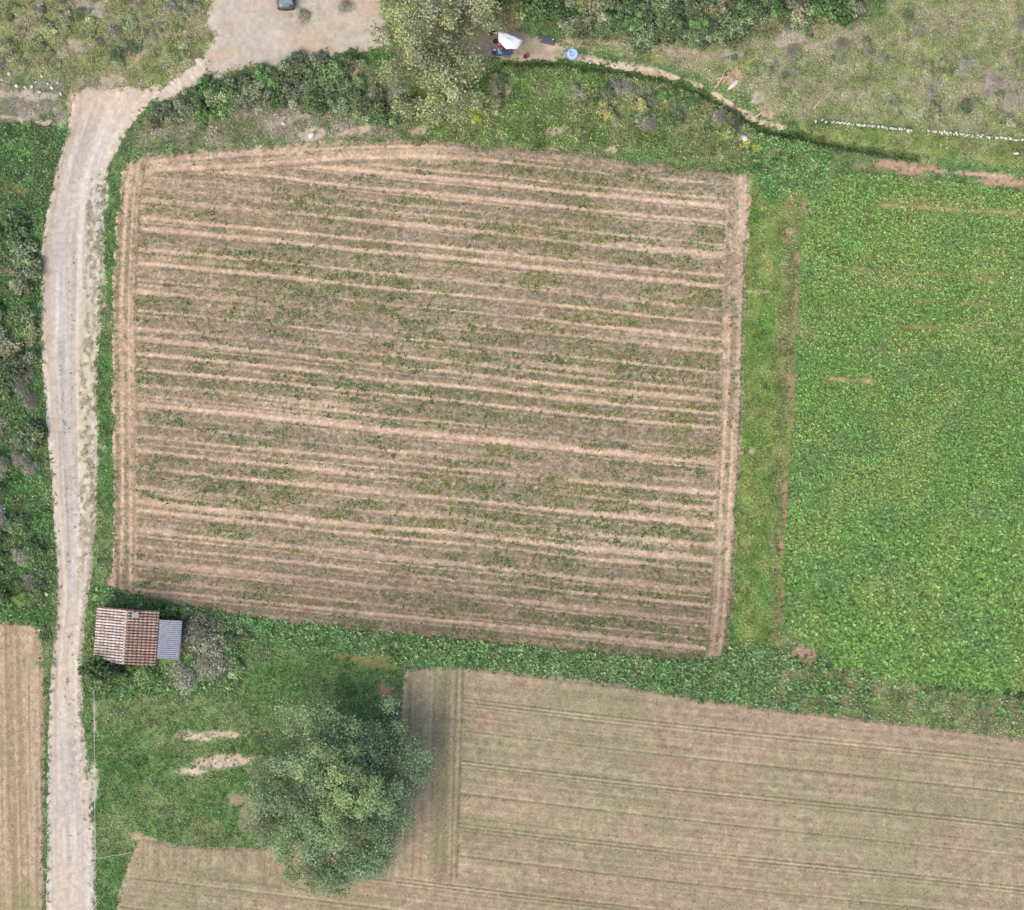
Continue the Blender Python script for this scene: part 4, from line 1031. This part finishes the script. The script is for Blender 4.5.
def bag(px, py, size, mat, label, rz):
    o = empty('bag', on_ground(px, py, 0.03), label, 'bag', rz=rz)
    bm = bmesh.new(); bmesh.ops.create_uvsphere(bm, u_segments=20, v_segments=12, radius=0.5, matrix=Matrix.Translation((0, 0, size[2]*0.5)) @ Matrix.Diagonal((*size, 1)))
    for v in bm.verts:
        s = v.co; f = 1+0.08*math.sin(s.x*13)*math.cos(s.y*11); v.co.x *= f; v.co.y *= f; v.co.z = max(v.co.z, 0.0)
    bm_obj('bag_body', bm, mat, o, smooth=True)
    bm = bmesh.new(); add_tube(bm, [(-size[0]*.25, 0, size[2]*.95), (-size[0]*.2, 0.04, size[2]*1.2), (size[0]*.2, 0.04, size[2]*1.2), (size[0]*.25, 0, size[2]*.95)], [0.018]*4, 6); bm_obj('strap', bm, M_BLACK, o)
bag(492.2, 34.4, (0.74, 0.46, 0.4), M_DARK, 'black holdall on the ground at the upper left of the white canopy', 0.1)
bag(495.4, 42.8, (0.52, 0.46, 0.45), mat_plain('dark_green_fabric', lin(52,62,56), 0.85), 'dark green black rucksack at the left edge of the canopy', 0.6)
# red bucket
bp_ = on_ground(525.8, 58, 0.03)
bk = empty('bucket', bp_, 'red round bucket on the path below the canopy', 'bucket')
M_RED = mat_plain('dull_red_plastic', lin(150,72,78), 0.55, nscale=5, namp=0.1)
bm = bmesh.new(); add_lathe(bm, [(0.19, 0), (0.235, 0.36), (0.25, 0.37), (0.25, 0.40), (0.225, 0.40), (0.21, 0.33), (0.18, 0.12), (0.02, 0.11)], 24); bm_obj('bucket_body', bm, M_RED, bk, smooth=False)
bm = bmesh.new(); add_tube(bm, [(0.25*math.cos(a), 0.25*math.sin(a)*0.98, 0.39+0.03*math.sin(a)) for a in np.linspace(0, math.pi, 9)], [0.008]*9, 6); bm_obj('handle', bm, M_METAL, bk)
# landing pad
lp = on_ground(572, 55.3, 0.10)
pad = empty('landing_pad', lp, 'round blue drone landing pad marked with a white H', 'landing pad')
def annulus(r0, r1, z0, z1, n=48):
    bm = bmesh.new(); rg = [[bm.verts.new((r*math.cos(2*math.pi*k/n), r*math.sin(2*math.pi*k/n), z)) for k in range(n)] for r, z in ((r0, z0), (r0, z1), (r1, z1), (r1, z0))]
    for a, b in zip(rg, rg[1:]+rg[:1]):
        for k in range(n): bm.faces.new((a[k], a[(k+1) % n], b[(k+1) % n], b[k]))
    return bm
M_PADB = mat_plain('blue_nylon', lin(130,164,220), 0.6, nscale=8, namp=0.06)
M_PADL = mat_plain('pale_blue_nylon', lin(196,220,248), 0.6, nscale=8, namp=0.05)
bm = bmesh.new(); add_lathe(bm, [(0.60, -0.03), (0.62, 0.0), (0.60, 0.02), (0.05, 0.02)], 40); bm_obj('pad_sheet', bm, M_PADB, pad)
bm_obj('ring', annulus(0.27, 0.50, 0.021, 0.036), M_PADL, pad)
bm = bmesh.new()
for c, s in (((-0.11, 0, 0.034), (0.07, 0.32, 0.01)), ((0.11, 0, 0.034), (0.07, 0.32, 0.01)), ((0, 0, 0.034), (0.148, 0.07, 0.01))): add_box(bm, c, s)
bm_obj('letter_mark', bm, mat_plain('white_print', lin(222,240,250), 0.6), pad)
# dark padded mat on the upper path
mp = on_ground(546.5, 42, 0.05)
mt = empty('ground_mat', mp, 'dark grey ribbed mat lying on the path right of the canopy', 'mat', rz=R(-13))
M_MAT = mat_plain('charcoal_foam', lin(98,100,108), 0.85, nscale=7, namp=0.2, bump=0.3)
for i in range(4):
    bm = bmesh.new(); add_box(bm, (0.12+0.05*(i % 2), -0.26+i*0.175, 0.07+0.015*(i % 3)), (1.45-0.1*i, 0.165, 0.13)); bm_obj('mat_panel', bm, M_MAT, mt, bevel=0.035)
bm = bmesh.new(); add_box(bm, (-0.78, 0.24, 0.10), (0.5, 0.28, 0.18), rz=-0.35); bm_obj('folded_end', bm, M_MAT, mt, bevel=0.04)
bm = bmesh.new(); add_box(bm, (0.62, 0.24, 0.17), (0.16, 0.12, 0.06), rz=0.3); o = bm_obj('box', bm, M_WHITE, None, bevel=0.01); o.location = mp; o.rotation_euler = (0, 0, R(-13)); tag(o, 'tiny white box lying on the dark grey mat', 'box')

# ------------------------------------------------------------------ person in red at the table
def person(px, py, face):
    p = on_ground(px, py, 0.03)
    J = {'pel': (0, 0, 0.95), 'wai': (0.02, 0, 1.10), 'che': (0.07, 0, 1.30), 'nek': (0.14, 0, 1.47), 'hed': (0.18, 0, 1.57), 'top': (0.20, 0, 1.70)}
    vs_, es, rs = [], [], []
    def ad(c, r, par=None):
        vs_.append(c); rs.append(r)
        if par is not None: es.append((par, len(vs_)-1))
        return len(vs_)-1
    pel = ad(J['pel'], (0.17, 0.13)); wai = ad(J['wai'], (0.16, 0.12), pel); che = ad(J['che'], (0.22, 0.16), wai); nek = ad(J['nek'], (0.06, 0.06), che)
    hed = ad(J['hed'], (0.085, 0.10), nek); top = ad(J['top'], (0.075, 0.085), hed)
    for s in (-1, 1):
        hip = ad((0, s*0.10, 0.88), (0.10, 0.10), pel); kn = ad((0.03, s*0.12, 0.48), (0.065, 0.065), hip); an = ad((-0.02, s*0.13, 0.09), (0.045, 0.045), kn); ad((0.14, s*0.15, 0.035), (0.04, 0.035), an)
        sh = ad((0.10, s*0.20, 1.40), (0.07, 0.07), che); el = ad((0.18, s*0.27, 1.12), (0.048, 0.048), sh); wr = ad((0.40, s*0.20, 1.00), (0.032, 0.032), el); pa = ad((0.47, s*0.19, 0.98), (0.034, 0.022), wr)
        for q in range(4):
            f1 = ad((0.52, s*(0.16+0.02*q), 0.975), (0.010, 0.010), pa); ad((0.55+0.006*(q in (1, 2)), s*(0.155+0.022*q), 0.95), (0.008, 0.008), f1)
        t1 = ad((0.46, s*0.15, 0.97), (0.011, 0.011), pa); ad((0.49, s*0.13, 0.955), (0.009, 0.009), t1)
    me = bpy.data.meshes.new('person'); me.from_pydata(vs_, es, []); me.update()
    tmp = bpy.data.objects.new('tmp', me); COL.objects.link(tmp)
    sk = tmp.modifiers.new('skin', 'SKIN')
    if not me.skin_vertices: me.skin_vertices.new()
    for i, r in enumerate(rs): me.skin_vertices[0].data[i].radius = r
    me.skin_vertices[0].data[0].use_root = True
    sb = tmp.modifiers.new('sub', 'SUBSURF'); sb.levels = 1; sb.render_levels = 1
    dg = bpy.context.evaluated_depsgraph_get(); dg.update()
    out = bpy.data.meshes.new_from_object(tmp.evaluated_get(dg))
    bpy.data.objects.remove(tmp); out.materials.clear()
    skin = mat_plain('skin', lin(214,164,142), 0.6, nscale=10, namp=0.05); shirt = mat_plain('red_shirt', lin(220,84,82), 0.8, nscale=9, namp=0.12); trou = mat_plain('dark_trousers', lin(70,74,88), 0.85, nscale=9, namp=0.15); shoe = mat_plain('brown_shoe', lin(92,74,60), 0.7)
    for m in (skin, shirt, trou, shoe): out.materials.append(m)
    for f in out.polygons:
        c = f.center
        f.material_index = 3 if c.z < 0.09 else 2 if c.z < 0.96 and c.x < 0.25 else 0 if (c.z > 1.46 and abs(c.y) < 0.13) or (c.x > 0.36) else 1
        f.use_smooth = True
    o = link('person', out, loc=p, rz=face); tag(o, 'person in a red top standing between the canopy and the table', 'person')
    hair = mat_plain('fair_hair', lin(232,176,158), 0.8, nscale=30, namp=0.2)
    bm = bmesh.new(); bmesh.ops.create_uvsphere(bm, u_segments=16, v_segments=10, radius=1, matrix=Matrix.Translation((0.175, 0, 1.68)) @ Matrix.Diagonal((0.105, 0.092, 0.10, 1)))
    bmesh.ops.delete(bm, geom=[v for v in bm.verts if v.co.z < 1.64 and v.co.x > 0.16], context='VERTS')
    bm_obj('hair', bm, hair, o, smooth=True)
    for s in (-1, 1):
        bm = bmesh.new(); bmesh.ops.create_uvsphere(bm, u_segments=8, v_segments=6, radius=0.011, matrix=Matrix.Translation((0.272, s*0.032, 1.63))); bm_obj('eye', bm, M_BLACK, o)
    bm = bmesh.new(); add_tube(bm, [(0.27, 0, 1.63), (0.298, 0, 1.595), (0.27, 0, 1.585)], [0.010, 0.016, 0.012], 8); bm_obj('nose', bm, skin, o, smooth=True)
person(499.8, 47.2, R(-100))

# ------------------------------------------------------------------ car at the top edge of the clearing (rear end towards us)
def car(px, py):
    p = on_ground(px, py, 0.05)
    t = empty('parked_car', p, 'dark grey green car parked on the sandy clearing at the top edge', 'car')
    paint = mat_plain('dark_green_paint', lin(84,94,92), 0.3, metal=0.3, nscale=3, namp=0.05, spec=0.6)
    glass = mat_plain('tinted_glass', lin(112,128,138), 0.08, nscale=2, namp=0.05, spec=0.9)
    plast = mat_plain('bumper_plastic', lin(48,52,50), 0.6)
    # sections along y (rear at -2.1): (y, half width low, half width shoulder, z low, z shoulder)
    secs = [(-2.08,0.66,0.70,0.34,0.72),(-1.98,0.80,0.82,0.28,0.92),(-1.5,0.87,0.88,0.25,0.98),(0.6,0.88,0.89,0.25,0.94),(1.5,0.86,0.86,0.26,0.84),(1.95,0.78,0.76,0.3,0.72),(2.08,0.62,0.60,0.36,0.62)]
    bm = bmesh.new(); rings = []
    for y, a, b, z0, z1 in secs:
        q = [(-a*.9, z0), (-a, z0+.15), (-b, z1-.12), (-b*.93, z1), (-b*.4, z1+.03), (b*.4, z1+.03), (b*.93, z1), (b, z1-.12), (a, z0+.15), (a*.9, z0)]
        rings.append([bm.verts.new((x, y, z)) for x, z in q])
    for r0, r1 in zip(rings[:-1], rings[1:]):
        for k in range(10): bm.faces.new((r0[k], r0[(k+1) % 10], r1[(k+1) % 10], r1[k]))
    bm.faces.new(rings[0]); bm.faces.new(rings[-1][::-1])
    bm_obj('body', bm, paint, t, smooth=True)
    # cabin: glasshouse loft with roof
    bm = bmesh.new(); c0 = [(-0.80,-1.72,.95),(0.80,-1.72,.95),(0.82,0.95,.92),(-0.82,0.95,.92)]; c1 = [(-0.60,-1.18,1.43),(0.60,-1.18,1.43),(0.60,0.10,1.43),(-0.60,0.10,1.43)]
    A = [bm.verts.new(v) for v in c0]; B = [bm.verts.new(v) for v in c1]
    for k in range(4): bm.faces.new((A[k], A[(k+1) % 4], B[(k+1) % 4], B[k]))
    bm.faces.new(B); bm_obj('window', bm, glass, t, bevel=0.04)
    bm = bmesh.new(); add_box(bm, (0, -0.54, 1.445), (1.24, 1.36, 0.06)); bm_obj('roof', bm, paint, t, bevel=0.025)
    for sx in (-1, 1):
        for (y0, z0, y1, z1) in ((-1.70, .97, -1.18, 1.44), (0.93, .94, 0.10, 1.44)):
            bm = bmesh.new(); add_tube(bm, [(sx*0.80, y0, z0), (sx*0.60, y1, z1)], [0.04, 0.035], 8); bm_obj('pillar', bm, paint, t)
        for y in (-1.32, 1.32):
            bm = bmesh.new(); add_tube(bm, [(sx*0.70, y, 0.31), (sx*0.90, y, 0.31)], [0.31, 0.31], 24); w = bm_obj('wheel', bm, M_BLACK, t)
            bm = bmesh.new(); add_tube(bm, [(sx*0.89, y, 0.31), (sx*0.915, y, 0.31)], [0.19, 0.18], 18); bm_obj('rim', bm, M_METAL, w)
        bm = bmesh.new(); add_box(bm, (sx*0.72, -2.0, 0.80), (0.2, 0.14, 0.16)); bm_obj('tail_light', bm, mat_plain('red_lens', lin(130,40,40), 0.2), t, bevel=0.03)
        bm = bmesh.new(); add_box(bm, (sx*0.62, 1.98, 0.66), (0.26, 0.16, 0.12)); bm_obj('headlight', bm, mat_plain('clear_lens', lin(200,205,210), 0.1), t, bevel=0.03)
        bm = bmesh.new(); add_box(bm, (sx*0.98, 0.72, 0.98), (0.18, 0.1, 0.13)); bm_obj('wing_mirror', bm, paint, t, bevel=0.03)
    for y in (-2.06, 2.06):
        bm = bmesh.new(); add_tube(bm, [(-0.84, y*0.93, 0.45), (-0.68, y, 0.45), (0, y*1.02, 0.45), (0.68, y, 0.45), (0.84, y*0.93, 0.45)], [0.10, 0.12, 0.12, 0.12, 0.10], 8); bm_obj('bumper', bm, plast, t, smooth=True)
    bm = bmesh.new(); add_tube(bm, [(-0.1, -1.62, 1.06), (0.45, -1.62, 1.10)], [0.012, 0.008], 6); bm_obj('wiper', bm, M_BLACK, t)
car(286.8, -10)

# ------------------------------------------------------------------ dry branches, brush pile, cord
M_DRY = mat_plain('dry_branch', lin(214,190,156), 0.95, nscale=6, namp=0.2)
for (x0, y0, x1, y1, lab) in ((716,88,724,72,'pale dry branch standing highest in the litter beside the path bend'),(722,84,732,72,'pale dry branch lying left of the white slab'),(716,80,732,78,'pale dry branch lying flat across the others'),(755,118,766,110,'pale dry branch at the lower end of the path bend'),(812,110,822,98,'thin pale branch in the grass above the stone line')):
    p0 = on_ground(x0, y0, 0.12); p1 = on_ground(x1, y1, 0.2); m = p0.lerp(p1, 0.5)+Vector((0.1, 0.08, 0.12))
    bm = bmesh.new(); add_tube(bm, [p0, m, p1], [0.09, 0.07, 0.03], 7)
    for q in range(4):
        b_ = p0.lerp(p1, 0.3+0.17*q)+Vector((0, 0, .06)); d = Vector((RNG.uniform(-.5, .5), RNG.uniform(-.5, .5), 0.15)); add_tube(bm, [b_, b_+d], [0.035, 0.012], 5)
    tag(bm_obj('branch', bm, M_DRY), lab, 'branch')
bm = bmesh.new()
for i in range(150):
    c = on_ground(735+RNG.normal(0, 2.2), 119+RNG.normal(0, 5), 0.05+abs(RNG.normal(0, 0.22))); a = RNG.normal(1.1, 0.5); d = Vector((math.cos(a)*0.5, -math.sin(a)*0.6, RNG.normal(0, 0.12)))
    add_tube(bm, [c-d, c+d], [0.022, 0.01], 4)
tag(bm_obj('brush_pile', bm, mat_plain('grey_brushwood', lin(104,98,90), 0.95, nscale=5, namp=0.3)), 'dark grey heap of cut brushwood at the bend of the path', 'brush pile')
bm = bmesh.new()
def cord(a, b, sag, n_):
    pts = [on_ground(a[0]+(b[0]-a[0])*i/n_+RNG.normal(0, .25), a[1]+(b[1]-a[1])*i/n_+RNG.normal(0, .15), 0.30) for i in range(n_+1)]; add_tube(bm, pts, [0.022]*(n_+1), 6)
cord((95, 690), (96, 858), 0, 24); cord((96, 858), (132, 852), 0, 8)
tag(bm_obj('cord', bm, mat_plain('white_cord', lin(220,220,206), 0.8)), 'thin white cord stretched through the grass along the track', 'cord')
